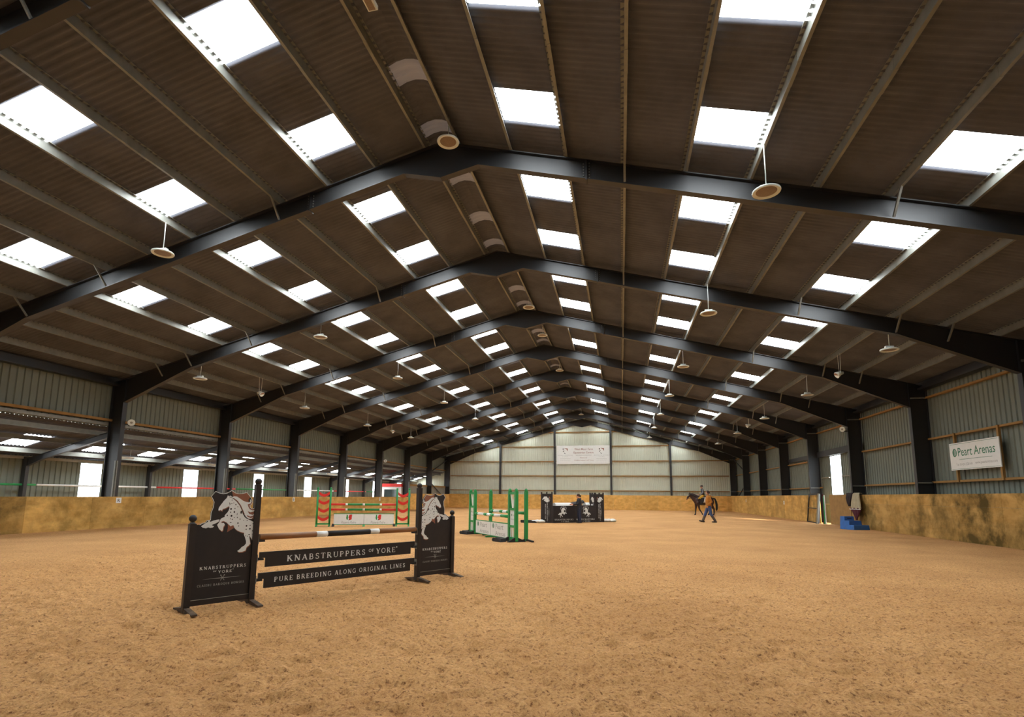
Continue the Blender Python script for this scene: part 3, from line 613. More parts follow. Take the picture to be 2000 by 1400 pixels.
# ------------------------------------------------------------------ jump in the foreground
J1 = dict(o=(-0.882, 5.877), a=math.atan2(.8669, .4985))
def jpos(s, off=0.0):
    return (J1['o'][0]+.4985*s-.8669*off, J1['o'][1]+.8669*s+.4985*off)
def jthing(name, label, cat, s, group=None):
    x, y = jpos(s); return thing(name, label, cat, (x, y, 0), J1['a'], group)
def sq_post(mb, x, w, z0, z1, m, y=0.0):
    mb.box(x-w/2, x+w/2, y-w/2, y+w/2, z0, z1, m)
def wing(s0, mir, label):
    W = .784; f = lambda u: (W-u if mir else u)
    t = jthing('jump_wing', label, 'jump wing', s0, 'painted wings of the near jump')
    for u, zt, ztb in ((0, 1.07, 1.18), (W, 1.575, 1.66)):
        mb = MB(); sq_post(mb, f(u), .075, 0.0, zt, 'blackpost'); p = mb.build('post', t)
        mb = MB(); mb.lathe([(.0375, zt), (.03, zt+.012), (.026, zt+.018)], 'blackpost', (f(u), 0, 0), 12); mb.ball((f(u), 0, ztb-.046), .046, 'blackpost'); mb.build('finial', p)
    for u in (0, W):
        mb = MB(); k = f(u)
        mb.prism([(k-.035, -.32, 0), (k-.035, .32, 0), (k-.035, .32, .018), (k-.035, .06, .055), (k-.035, -.06, .055), (k-.035, -.32, .018)], 'footwood', (.07, 0, 0)); mb.build('foot', t)
    mb = MB()
    top = [(f(p[0]), p[1]) for p in EM['board']]
    poly = [(f(.035), .076)]+[(f(.035), top[0][1])]+[q for q in top if (q[0]-f(.035))*(1 if not mir else -1) > 0]+[(f(W-.037), top[-1][1]), (f(W-.037), .066)]
    fsprism(mb, poly, -.011, .022, 'black') if 0 else fsprism(mb, poly, 'black', -.011, .022)
    mb.box(min(f(.035), f(W-.037)), max(f(.035), f(W-.037)), -.02, -.011, .066, .135, 'blackpost')
    mb.box(min(f(.035), f(W-.037)), max(f(.035), f(W-.037)), -.0205, -.011, .131, .136, 'grey')
    bd = mb.build('board', t)
    mb = MB()
    line(mb, [q for q in top if q[1] > .86], .007, -.0125, 'horsewhite')
    for key, m, y in (('brown', 'brown', -.0118), ('flag', 'brown', -.0118), ('farleg', 'horsewhite', -.0130), ('body', 'horsewhite', -.0134), ('mane', 'horsewhite', -.0140)):
        if key == 'body':
            for dx, dz in ((.010, -.012),): fsprism(mb, [(f(p[0]+dx-.004), p[1]+dz) for p in EM[key]], 'brown', -.0121, .0003)
        fsprism(mb, [(f(p[0]), p[1]) for p in EM[key]], m, y, .0003)
    fsprism(mb, [(f(p[0]), p[1]) for p in EM['jaw']], 'ink', -.0144, .0002)
    for x, z, a, b in EM['spots']: disc(mb, f(x), z, a*.62, b*.62, -.0146, 'ink', 8)
    crest = [(700, 262), (740, 292), (775, 325), (810, 370), (835, 415), (855, 470), (880, 530), (905, 590), (950, 630), (1020, 655), (1085, 690)]
    # dark crest and mane strand lines
    a = EM['mane']; cr = [a[-1], a[-2], a[-3], a[-4], a[-5], a[-6], a[-7]]
    line(mb, [(f(p[0]), p[1]) for p in [a[-2], a[-3], a[-4], a[-5], a[-6]]], .009, -.0148, 'brown')
    mb.build('horse_emblem', bd)
    mb = MB(); g = (lambda a_, b_: (a_, b_)) if not mir else (lambda a_, b_: (W-b_, W-a_))
    def cap(txt, a_, b_, z, h, m='horsewhite'):
        x0, x1 = g(a_, b_); serif(mb, txt, x0, x1, z, h, -.0145, m, .2)
    cap('KNABSTRUPPERS', .12, .69, .493, .038)
    if not mir: cap('OF', .283, .325, .455, .018); cap('YORE', .345, .515, .437, .032)
    else:
        serif(mb, 'OF', W-.50, W-.458, .455, .018, -.0145, 'horsewhite', .2); serif(mb, 'YORE', W-.44, W-.27, .437, .032, -.0145, 'horsewhite', .2)
    xm = f(.402); disc(mb, (xm+.125), .474, .005, .005, -.0145, 'horsewhite')
    fsprism(mb, [(xm-.24, .3735), (xm, .3705), (xm+.24, .3735), (xm, .3795)], 'gray', -.0145, .0005)
    line(mb, [(xm-.022, .345), (xm+.02, .405)], .006, -.0150, 'gray'); line(mb, [(xm+.022, .345), (xm-.02, .405)], .006, -.0150, 'gray')
    disc(mb, xm-.022, .409, .009, .007, -.0150, 'gray'); disc(mb, xm+.022, .409, .009, .007, -.0150, 'gray')
    cap('CLASSIC BAROQUE HORSES', .107, .677, .286, .026, 'gray')
    mb.build('lettering', bd)
    k = f(W); s_ = -1 if mir else 1
    for z in (.845, .60, .325):
        mb = MB(); mb.box(min(k+s_*.037, k+s_*.050), max(k+s_*.037, k+s_*.050), -.03, .03, z-.07, z+.035, 'galv')
        mb.prism([(k+s_*.05, -.032, z-.035+.03), (k+s_*.05, -.032, z-.045), (k+s_*.13, -.032, z-.045), (k+s_*.13, -.032, z-.02)], 'rubber', (0, .064, 0)); mb.build('cup', t)
    return t
wing(0.0, False, 'black jump wing left of the near poles, leaping spotted horse facing left')
wing(3.600, True, 'black jump wing right of the near poles, leaping spotted horse facing right')
def banded_pole(name, label, s0, s1, z, r, bands, ang, org, group=None, cat='jump pole', off=0.0):
    x = org[0]+math.cos(ang)*s0-math.sin(ang)*off; y = org[1]+math.sin(ang)*s0+math.cos(ang)*off
    L = s1-s0; prev = 0.0; mb = MB()
    for e, m in bands:
        mb.tube([(L*prev, 0, 0), (L*e, 0, 0)], r, m, 16, caps=True); prev = e
    o = mb.build(name, None, loc=(x, y, z), rotz=ang, label=label, cat=cat, group=group); return o
banded_pole('jump_pole', 'brown, white and black banded pole topping the near jump', .845, 3.53, .865, .042, [(.31, 'brownpole'), (.376, 'white'), (.655, 'black'), (.718, 'white'), (1, 'brownpole')], J1['a'], J1['o'])
def plank(z0, z1, zt, label, txt, s0=.865, s1=3.52):
    L = s1-s0; x, y = jpos(s0); o = ob('jump_plank', None, None, (x, y, 0), J1['a'], label, 'jump plank', 'lettered planks of the near jump')
    mb = MB(); n_ = .085
    P = [(0, z1), (L, z1), (L, zt), (L-n_, zt), (L-n_, z0), (n_, z0), (n_, zt), (0, zt)]
    fsprism(mb, P, 'black', -.013, .026); mb.build('board', o)
    mb = MB(); txt(mb, s0); mb.build('lettering', o)
def tx1(mb, s0):
    y = -.0140
    serif(mb, 'KNABSTRUPPERS', 1.25-s0, 2.535-s0, .513, .078, y, 'horsewhite', .22); serif(mb, 'OF', 2.595-s0, 2.70-s0, .548, .043, y, 'horsewhite', .1); serif(mb, 'YORE', 2.735-s0, 3.115-s0, .513, .078, y, 'horsewhite', .2)
    disc(mb, 3.14-s0, .592, .012, .012, y, 'horsewhite')
def tx2(mb, s0): serif(mb, 'PURE BREEDING ALONG ORIGINAL LINES', 1.085-s0, 3.325-s0, .250, .064, -.0140, 'horsewhite', .24)
plank(.460, .662, .584, 'upper black plank of the near jump, large white lettering with tiny raised word', tx1)
plank(.180, .385, .304, 'lower black plank of the near jump, long line of smaller white lettering', tx2)
# ------------------------------------------------------------------ green and red jump behind it
A2 = math.atan2(.413, .911); O2 = (-9.196, 22.419)
def on2(s, off=0.0): return (O2[0]+math.cos(A2)*s-math.sin(A2)*off, O2[1]+math.sin(A2)*s+math.cos(A2)*off)
def ladder(s, label, cat, lean):
    x, y = on2(s); t = thing('jump_wing', label, cat, (x, y, 0), A2, 'green wings with red curved slats')
    W = .56
    for u in (0, W):
        mb = MB(); mb.tube([(u, 0, .06), (u, 0, 1.70)], .045, 'green', 12); mb.ball((u, 0, 1.72), .05, 'green'); mb.build('post', t)
        mb = MB(); mb.prism([(u-.03, -.28, 0), (u-.03, .28, 0), (u-.03, .05, .09), (u-.03, -.05, .09)], 'green', (.06, 0, 0)); mb.build('foot', t)
    mb = MB(); mb.box(0, W, -.03, .03, .08, .15, 'green'); mb.build('rail', t)
    for z in (1.55, 1.20, .84, .46):
        mb = MB(); n = 12; P = []
        for k in range(n+1): a = k/n; P.append((.03+a*(W-.06), z+.04-.13*math.sin(PI*a)))
        Q = [(p[0], p[1]-.13) for p in reversed(P)]; fsprism(mb, P+Q, 'red', -.012, .024); mb.build('slat', t)
    return t
ladder(0.035, 'green jump wing with four red curved slats, left end of the red and green poles', 'jump wing', 0)
ladder(3.585, 'green jump wing with four red curved slats, right end of the red and green poles', 'jump wing', 0)
bd2 = [(.215, 'red'), (.25, 'white'), (.48, 'green'), (.515, 'white'), (.745, 'green'), (.78, 'white'), (1, 'red')]
banded_pole('jump_pole', 'upper red, white and green pole of the red slatted jump', .64, 3.54, .995, .048, bd2, A2, O2, 'red and green poles')
banded_pole('jump_pole', 'lower red, white and green pole of the red slatted jump', .64, 3.54, .765, .048, bd2, A2, O2, 'red and green poles')
x, y = on2(.78); fl = thing('jump_filler', 'white pizzeria filler board with two small flags under the red and green poles', 'filler board', (x, y, 0), A2)
mb = MB(); mb.box(0, 2.68, -.012, .012, .09, .565, 'white'); pn = mb.build('panel', fl)
mb = MB(); mb.box(-.02, 2.70, -.018, .018, .56, .59, 'green'); mb.box(-.02, 2.70, -.018, .018, .07, .095, 'green'); mb.box(1.325, 1.345, -.016, .016, .07, .57, 'gray'); mb.build('frame', fl)
for c, u in (('rubber', -.02), ('green', 1.335), ('rubber', 2.70)):
    mb = MB(); mb.prism([(u-.05, -.24, 0), (u-.05, .24, 0), (u-.05, .04, .12 if c == 'rubber' else .07), (u-.05, -.04, .12 if c == 'rubber' else .07)], c, (.10, 0, 0)); mb.build('foot', fl)
for c in (.66, 1.97):
    y_ = -.0135; mb = MB()
    fsprism(mb, [(c-.10, .535), (c-.05, .52), (c-.035, .40), (c-.045, .29), (c-.10, .32), (c-.115, .40), (c-.10, .47)], 'green', y_, .001)
    fsprism(mb, [(c+.02, .52), (c+.09, .54), (c+.145, .53), (c+.13, .40), (c+.13, .32), (c+.06, .29), (c+.02, .28), (c+.01, .38), (c-.02, .40)], 'red', y_, .001)
    fsprism(mb, [(c-.02, .27), (c+.02, .29), (c+.04, .34), (c+.01, .33)], 'ink', y_-.001, .001)
    sans(mb, 'Pizzeria Padre', c-.33, c+.33, .135, .24, y_, 'gray', .35); mb.build('logo', pn)
# ------------------------------------------------------------------ green and white double jump
D3 = (.5862, -.8102); A3 = math.atan2(D3[1], D3[0]); B3 = (-1.075, 20.127); G3 = (1.346, 17.425)
def on3(s, b=B3, off=0.0): return (b[0]+D3[0]*s-D3[1]*off*-1*-1, b[1]+D3[1]*s+D3[0]*off)
def slat_wing(s, W, label):
    x, y = on3(s); t = thing('jump_wing', label, 'jump wing', (x, y, 0), A3, 'green wings with white slats')
    for u in (0, W):
        mb = MB(); mb.box(u-.055, u+.055, -.05, .05, .02, 1.60, 'green'); p = mb.build('post', t)
        mb = MB(); mb.lathe([(.055, 1.60), (.055, 1.63), (.045, 1.665), (.02, 1.69), (.001, 1.695)], 'green', (u, 0, 0), 12); mb.build('finial', p)
    for z in (1.50, .99, .34+.10, .06):
        mb = MB(); mb.box(.05, W-.05, -.035, .035, z, z+.075, 'green'); mb.build('rail', t)
    for k in range(3):
        u = .10+(W-.20)*k/2
        mb = MB(); mb.prism([(u-.028, -.012, 1.50), (u+.028, -.012, 1.50), (W/2+(u-W/2)*.2+.02, -.012, 1.065), (W/2+(u-W/2)*.2-.02, -.012, 1.065)], 'white', (0, .02, 0)); mb.build('slat', t)
        mb = MB(); mb.box(u-.032, u+.032, -.012, .012, .135, .44, 'white'); mb.build('slat', t)
    mb = MB(); mb.box(.055, W-.055, -.012, .012, .515, .99, 'white'); pn = mb.build('panel', t)
    mb = MB(); disc(mb, .17*W/.5, .84, .025, .04, -.013, 'gtext'); sans(mb, 'Peart', .20*W/.5, W-.12, .80, .87, -.013, 'gray'); sans(mb, 'Arenas', .12*W/.5, W-.12, .68, .74, -.013, 'gray'); mb.build('lettering', pn)
    for u in (0, W):
        for dx in (-.30, .32):
            mb = MB(); mb.prism([(u-.04, 0, .0), (u-.04, dx, 0), (u-.04, dx, .015), (u-.04, dx*.15, .14), (u-.04, 0, .14)], 'rubber', (.08, 0, 0)); mb.build('foot', t)
    return t
slat_wing(-.58, .50, 'green slatted jump wing with white panel, far end of the green and white poles')
slat_wing(3.16, .50, 'green slatted jump wing with white panel, near end of the green and white poles')
def single(s, label):
    x, y = on3(s, G3); t = thing('jump_stand', label, 'jump stand', (x, y, 0), A3, 'single green stands of the double jump')
    mb = MB(); mb.box(-.055, .055, -.05, .05, .02, 1.60, 'green'); p = mb.build('post', t)
    mb = MB(); mb.lathe([(.055, 1.60), (.055, 1.63), (.045, 1.665), (.02, 1.69), (.001, 1.695)], 'green', (0, 0, 0), 12); mb.build('finial', p)
    for (dx, dy) in ((.32, .1), (-.25, .2), (.05, -.33)):
        mb = MB(); mb.bar((0, 0, .06), (dx, dy, .02), .07, .05, 'rubber'); mb.build('foot', t)
single(0.0, 'single green stand at the near end of the back pole')
single(-3.03, 'single green stand at the far end of the back pole')
gw = [(.10, 'green'), (.29, 'white'), (.39, 'green'), (.50, 'white'), (.61, 'green'), (.80, 'white'), (1, 'green')]
banded_pole('jump_pole', 'green and white banded pole across the front of the green double jump', .0, 3.09, .78, .05, gw, A3, B3, 'green and white poles', off=0.0)
banded_pole('jump_pole', 'green and white banded pole between the two single green stands', -2.97, -.06, .90, .05, gw, A3, G3, 'green and white poles', off=0.0)
x, y = on3(.06); fl = thing('jump_filler', 'white filler board with green discs and grey lettering under the green and white pole', 'filler board', (x, y, 0), A3)
mb = MB(); mb.box(0, 3.0, -.012, .012, .075, .53, 'white'); pn = mb.build('panel', fl)
mb = MB(); mb.box(-.01, 3.01, -.018, .018, .53, .56, 'green'); mb.box(-.01, 3.01, -.018, .018, .05, .075, 'green'); mb.box(1.47, 1.49, -.016, .016, .075, .53, 'gray'); mb.box(2.985, 3.01, -.016, .016, .075, .53, 'green'); mb.build('frame', fl)
mb = MB(); mb.box(1.44, 1.52, -.2, .2, 0, .05, 'green'); mb.build('foot', fl)
mb = MB()
for c in (.14, 1.62):
    mb_y = -.0135
    fsprism(mb, [(c+.10+.085*math.cos(2*PI*k/14), .415+.085*math.sin(2*PI*k/14)) for k in range(14)], 'gtext', mb_y, .001)
    line(mb, [(c+.07, .35), (c+.075, .48)], .016, mb_y-.001, 'white'); line(mb, [(c+.12, .35), (c+.115, .48)], .012, mb_y-.001, 'white')
    sans(mb, 'Peart', c+.32, c+.98, .32, .49, mb_y, 'gray'); sans(mb, 'Arenas', c+.30, c+1.15, .11, .25, mb_y, 'gray')
mb.build('lettering', pn)
for i, s in enumerate((-.15, 3.35)):
    x, y = on3(s, B3, -.45 if i else -.35)
    t = thing('weight_block', 'dark rubber block lying at the foot of the %s slatted wing' % ('near' if i else 'far'), 'block', (x, y, 0), A3+.3, 'dark weights at the green jump')
    mb = MB(); mb.prism([(-.22, -.10, 0), (.20, -.10, 0), (.15, -.06, .10), (-.08, -.08, .14)], 'rubber', (0, .22, 0)); mb.build('body', t)
    mb = MB(); mb.tube([(-.26, -.04, .055), (-.19, -.04, .055)], .055, 'rubber', 12); mb.build('end_cap', t)
# ------------------------------------------------------------------ black wall jump
A4 = math.atan2(31.9-29.83, 2.92-.642); O4 = (.0, 30.03)
def tower(x, y, rot, W, label, vert, flip=False):
    t = thing('jump_tower', label, 'jump tower', (x, y, 0), rot, 'black towers of the wall jump')
    mb = MB(); mb.box(0, W, -.02, .02, .0, 1.60, 'black'); b = mb.build('board', t)
    for u in (0.03, W/2, W-.03):
        mb = MB(); mb.box(u-.035, u+.035, -.035, .035, 0, 1.68, 'blackpost'); mb.build('post', t)
    mb = MB(); mb.box(.03, W-.03, -.03, .03, 1.52, 1.60, 'blackpost'); mb.build('rail', t)
    mb = MB(); y_ = -.0365; k = W/.66; s_ = -1 if flip else 1; c = W/2
    for key, m_, dy in (('head', 'horsewhite', 0), ('mane', 'horsewhite', -.0004)):
        P = EM['body'][:21]+[(.56, 1.06), (.66, 1.08), (.68, 1.22), (.62, 1.34), (.55, 1.44)] if key == 'head' else EM['mane']
        fsprism(mb, [(c+s_*(p[0]-.55)*k*.95, 1.32+(p[1]-1.30)*.85) for p in P], m_, y_+dy, .001)
    fsprism(mb, [(c+s_*p[0]*k, p[1]) for p in [(.13, 1.46), (.20, 1.40), (.20, 1.30), (.17, 1.20), (.18, 1.32), (.15, 1.40)]], 'brown', y_-.001, .001)
    for j, (txt, u, z0, z1, hh) in enumerate((('WEST MOOR FARM', -.09, .22, 1.02, .055), ('EQUESTRIAN CENTRE', .02, .10, 1.10, .055))):
        m2 = MB(); serif(m2, txt, z0, z1, 0, hh, y_, 'horsewhite', .2)
        for (vv, ff) in ((m2.v, m2.f),): mb.add([(c+k*u+(-q[2] if 1 else 0)+.05, q[1], q[0]) for q in vv], ff, 'horsewhite')
    fsprism(mb, [(c+k*.13, .28), (c+k*.145, .57), (c+k*.13, .86), (c+k*.115, .57)], 'gray', y_, .001)
    mb.build('lettering', b)
    return t
tower(0.0, 30.02, math.atan2(-.20, .64)+.15, .66, 'black tower at the left end of the wall jump, white horse head and upright writing', True)
def horse_logo(mb, cx, cz, k, s_, y_):
    H = [(-.96, -.26), (-.98, -.38), (-.86, -.48), (-.70, -.44), (-.60, -.30), (-.56, -.44), (-.58, -.66), (-.52, -.92), (-.40, -.92), (-.42, -.84), (-.46, -.72), (-.40, -.46), (-.26, -.60), (-.10, -.74), (-.06, -.84), (.06, -.78), (.02, -.68), (-.16, -.52), (-.22, -.36), (-.06, -.26), (.14, -.20), (.22, -.32), (.36, -.42), (.46, -.38), (.56, -.22), (.62, -.12), (.78, -.22), (.98, -.20), (.96, -.12), (.78, -.06), (.62, .04), (.44, .04), (.34, .14), (.32, .34), (.40, .46), (.54, .38), (.62, .44), (.56, .60), (.46, .80), (.40, .92), (.34, .84), (.14, .86), (-.10, .72), (-.24, .50), (-.34, .40), (-.24, .30), (-.32, .14), (-.22, .06), (-.34, -.04), (-.56, -.06), (-.72, -.12), (-.80, -.26), (-.86, -.32)]
    fsprism(mb, [(cx+s_*p[0]*k, cz+p[1]*k) for p in H], 'horsewhite', y_, .001)
    line(mb, [(cx+s_*a*k, cz+b*k) for a, b in ((-.34, .50), (-.44, .80), (-.30, .86), (-.32, 1.04), (-.02, .98), (.20, 1.10), (.44, .98), (.72, 1.04), (.74, .88), (.88, .80), (.76, .56), (.74, .0))], .018, y_, 'horsewhite')
for i, (s0, s1, zt, rot, label) in enumerate(((.0, 1.50, .93, 0, 'left'), (1.50, 3.02, .95, 0, 'right'))):
    bx, by = .66, 29.86; d_ = (math.cos(A4), math.sin(A4))
    x, y = bx+d_[0]*s0, by+d_[1]*s0; L = s1-s0
    t = thing('jump_wall', 'black wall jump section with leaping white horse, %s half of the wall' % label, 'jump wall', (x, y, 0), A4, 'black wall sections with white horses')
    mb = MB(); mb.box(.005, L-.005, -.06, .30, 0, zt, 'black'); b = mb.build('body', t)
    mb = MB(); c = L*.42 if i == 0 else L*.55; horse_logo(mb, c, .57, .30, 1 if i == 0 else -1, -.0615)
    serif(mb, 'KNABSTRUPPERS', .10, L-.12, .14, .075, -.0615, 'horsewhite', .2); serif(mb, 'OF', L*.36, L*.42, .055, .035, -.0615, 'horsewhite', .2); serif(mb, 'YORE', L*.45, L*.72, .04, .065, -.0615, 'horsewhite', .2); mb.build('lettering', b)
def half_round(x, y, z, rot, L, m, label, tilt=0.0):
    mb = MB(); n = 10; P = [(.0, -.14+0*1, 0)]
    P = [(0, .17*math.cos(PI*k/n), .17*math.sin(PI*k/n)) for k in range(n+1)]
    mb.prism(P, m, (L, 0, 0))
    o = ob('half_round_rail', mb.mesh('half'), None, (x, y, z), 0, label, 'wall topping', 'half-round tops of the wall jump'); o.rotation_euler = (0, tilt, rot); return o
d_ = (math.cos(A4), math.sin(A4)); nx, ny = -d_[1], d_[0]
half_round(.66+d_[0]*.18+nx*.12, 29.86+d_[1]*.18+ny*.12, .932, A4, 1.15, 'white', 'white half-round topping lying on the left half of the black wall')
half_round(.66+d_[0]*2.30+nx*.14, 29.86+d_[1]*2.30+ny*.14, .952, A4, .50, 'white', 'white half-round topping on the right half of the black wall')
half_round(.66+d_[0]*1.36+nx*.12, 29.86+d_[1]*1.36+ny*.12, .95, A4, .85, 'black', 'dark half-round topping being lifted by the person in black', -.16)
tower(2.60, 31.60, .95, .44, 'black tower at the right end of the wall jump, turned inwards, horse head only visible', True, False)
tower(2.87, 31.95, .42, .54, 'black tower at the right end of the wall jump, facing out, upright writing', True, True)
for lbl, cx, cy, n_ in (('left', -.13, 29.78, 2), ('right', 3.58, 32.55, 3)):
    for k in range(n_):
        mb = MB(); V = []; px_ = cx+k*.24-.1*(n_-1)
        mb.ball((0, 0, .085), .20, 'white', (1, 1, .5), 12)
        for j, v in enumerate(mb.v): mb.v[j] = (v[0]*1.35, v[1]*.9, max(0.0, (v[2]-.085)*.9+.08+.015*math.sin(v[0]*23+k)))
        mb.build('sandbag', loc=(px_, cy+.1*k, 0), rotz=.5*k, label='white bag on the sand at the %s end of the wall jump, %s from left' % (lbl, ORD[k]), cat='bag', group='white bags beside the wall jump')
for k, (x, y, r) in enumerate(((-.62, 29.65, .15), (-.72, 30.0, .1))):
    mb = MB(); mb.box(-.42, .42, -.1, .1, 0, .11+.03*k, 'black'); mb.build('block', loc=(x, y, 0), rotz=r, label='low dark block on the sand left of the wall jump, %s one' % ('front' if k == 0 else 'rear'), cat='block', group='low dark blocks left of the wall jump')
# ------------------------------------------------------------------ lamps
def lamp_proto():
    t = thing('pendant_lamp', '', 'pendant lamp', (0, 0, 0), 0, 'round white pendant lamps')
    mb = MB(); mb.lathe([(.262, -.03), (.270, -.01), (.262, .012), (.20, .03), (.13, .05), (.12, .052)], 'lampwhite', (0, 0, 0), 28); mb.lathe([(.262, -.03), (.235, -.032), (.20, -.008), (.195, -.008)], 'lampwhite', (0, 0, 0), 28); mb.build('shade', t)
    mb = MB(); mb.lathe([(.198, -.010), (.15, -.016), (.0005, -.018)], 'lens', (0, 0, 0), 24); mb.build('lens', t)
    mb = MB(); mb.box(-.12, .12, -.05, .05, .045, .115, 'lampwhite'); mb.lathe([(.13, .045), (.13, .06), (.08, .075), (.0005, .075)], 'lampwhite', (0, 0, 0), 16); mb.build('driver', t)
    return t
LP = lamp_proto(); first = [True]
def lamp(x, y, z, label, tx=0.0, ty=0.0):
    t = LP if first[0] else copy_tree(LP)
    if first[0]: first[0] = False
    t.location = (x, y, z); t.rotation_euler = (tx, ty, 0); t['label'] = label
    h = ZR(x)-z+.01; mb = MB(); mb.tube([(0, 0, .10), (.004, 0, h*.5), (0, 0, h)], .011, 'lampwhite', 6)
    c = mb.build('chain', t); c.rotation_euler = (-tx, -ty, 0) if 0 else (0, 0, 0)
for k, y in enumerate((11.27, 18.95, 26.67, 34.56, 42.6, 50.6)): lamp(-7.35, y, 7.73, 'white round pendant lamp, left inner row, %s from the camera' % ORD[k])
for k, y in enumerate((10.94, 18.34, 25.93, 33.46, 41.16, 49.2, 57.3)): lamp(7.35, y, 7.57, 'white round pendant lamp, right inner row, %s from the camera' % ORD[k])
for k, y in enumerate((18.98, 26.84, 34.54, 42.35, 50.6)): lamp(12.89, y, 6.22, 'white round pendant lamp, right outer row, %s from the camera' % ORD[k])
for k, y in enumerate((19.02, 26.73, 34.44, 42.4)): lamp(-12.89, y, 6.24, 'white round pendant lamp, left outer row, %s from the camera' % ORD[k])
for k, y in enumerate((11.47, 23.27, 27.64, 35.9, 44.7, 56.2)): lamp(.42, y, 9.99, 'white round lamp close under the ridge, %s from the camera' % ORD[k])
for k, (x, y) in enumerate(((12.89, 22.98), (12.89, 38.65), (-12.89, 22.88), (-12.89, 38.54))):
    t = thing('hanging_loudspeaker', 'white horn hung on two cords, %s side, %s one' % ('right' if x > 0 else 'left', 'nearer' if k % 2 == 0 else 'farther'), 'loudspeaker', (x, y, 6.32), 0, 'white horns hung on two cords')
    mb = MB(); s_ = -1 if x > 0 else 1; mb.tube([(-.12*s_, 0, .05), (0, 0, .03), (.14*s_, -.02, -.05)], [.05, .08, .13], 'lampwhite', 14); mb.build('horn', t)
    mb = MB(); mb.tube([(.14*s_, -.02, -.05), (.142*s_, -.02, -.052)], .11, 'brownpole', 14); mb.build('grille', t)
    mb = MB(); mb.tube([(0, -.07, .05), (0, -.12, ZR(x)-6.32+.01)], .008, 'lampwhite', 6); mb.tube([(0, .07, .05), (0, .12, ZR(x)-6.32+.01)], .008, 'lampwhite', 6); mb.build('cord', t)
for (x, y, z, lb, s_) in ((-16.0, FY(2)+.28, 4.40, 'left column of the second frame', 1), (-15.86, FY(6)-.12, 4.40, 'left column of the sixth frame', 1), (15.92, FY(4)-.1, 5.10, 'right column of the fourth frame', -1)):
    t = thing('wall_loudspeaker', 'pale round loudspeaker bracketed on the %s' % lb, 'loudspeaker', (x, y, z), 0)
    mb = MB(); mb.tube([(-.1*s_, .08, 0), (.03*s_, -.02, 0), (.12*s_, -.10, -.02)], [.06, .10, .14], 'lampwhite', 16); mb.build('horn', t)
    mb = MB(); mb.tube([(.10*s_, -.083, -.02), (.125*s_, -.105, -.02)], [.04, .05], 'grey', 10); mb.build('driver', t)
    mb = MB(); mb.box(min(-.18*s_, 0), max(-.18*s_, 0), -.03+.08, .03+.08, -.14, -.08, 'steel'); mb.bar((-.1*s_, .08, -.12), (-.05*s_, .05, -.03), .03, .03, 'steel'); mb.build('bracket', t)
t = thing('batten_light', 'short white batten light under the ridge at the top edge of the view', 'light fitting', (.22, 7.45, 10.02), .0)
mb = MB(); mb.box(-.09, .09, -.35, .35, -.03, .05, 'lampwhite'); mb.build('body', t); mb = MB(); mb.box(-.06, .06, -.32, .32, -.045, -.03, 'lens'); mb.build('diffuser', t)
mb = MB()
for yy in (-.28, .28): mb.tube([(0, yy, .05), (0, yy, ZR(.3)-10.02+.2)], .008, 'galv', 6)
mb.build('hanger', t)
# ------------------------------------------------------------------ signs
sg = thing('sign', 'white sign with green lettering fixed on timber battens of the right wall', 'sign', (16.58, 22.02, 0), -PI/2)
# local x runs towards the camera, front faces -y -> world -x
mb = MB(); mb.box(-1.38, 1.38, 0, .03, 2.55, 3.55, 'white'); b = mb.build('board', sg)
mb = MB(); y_ = -.001
for z in (2.585, 3.505): line(mb, [(-1.33, z), (1.33, z)], .012, y_, 'gtext')
fsprism(mb, [(-1.08+.13*math.cos(2*PI*k/18), 3.19+.155*math.sin(2*PI*k/18)) for k in range(18)], 'gtext', y_-.001, .001)
for u, q in ((-1.11, .10), (-1.06, .12), (-1.02, .08)): line(mb, [(u, 3.19-q), (u+.012, 3.19+q)], .018, y_-.002, 'white')
sans(mb, 'Peart Arenas', -.88, 1.16, 3.05, 3.36, y_, 'gtext', 0, .005); line(mb, [(-.82, 2.93), (.98, 2.93)], .014, y_, 'gtext')
sans(mb, 'Tel: 01434 220149', -1.04, -.10, 2.70, 2.79, y_, 'gray'); sans(mb, 'www.peartarenas.com', .06, 1.22, 2.69, 2.80, y_, 'gray'); mb.build('lettering', b)
for u in (-1.12, 1.30):
    mb = MB(); mb.box(u-.045, u+.045, .03, .11, 2.11, 3.94, 'timber'); mb.build('batten', sg)
bn = thing('banner', 'long white banner with two horse crests high on the far gable wall', 'banner', (.14, YE-.15, 0), 0)
mb = MB(); n = 30; V = []
for k in range(n+1):
    u = -3.14+6.28*k/n; V += [(u, .012*math.sin(k*1.3), 5.19), (u, .02*math.sin(k*.9), 7.36+.01*math.sin(k*.6))]
mb.add(V, [(2*k, 2*k+2, 2*k+3, 2*k+1) for k in range(n)], 'white', True); b = mb.build('sheet', bn)
mb = MB(); y_ = -.035
sans(mb, 'West Moor Farm', -1.02, 1.10, 6.82, 7.06, y_, 'btext', 0, .01); sans(mb, 'Equestrian Centre', -1.12, 1.18, 6.36, 6.66, y_, 'btext', 0, .01)
line(mb, [(-.85, 6.22), (.95, 6.22)], .03, y_, 'gray'); sans(mb, 'Home of', -.38, .42, 5.86, 6.02, y_, 'btext'); sans(mb, 'Knabstruppers of Yore', -1.04, 1.16, 5.54, 5.72, y_, 'btext')
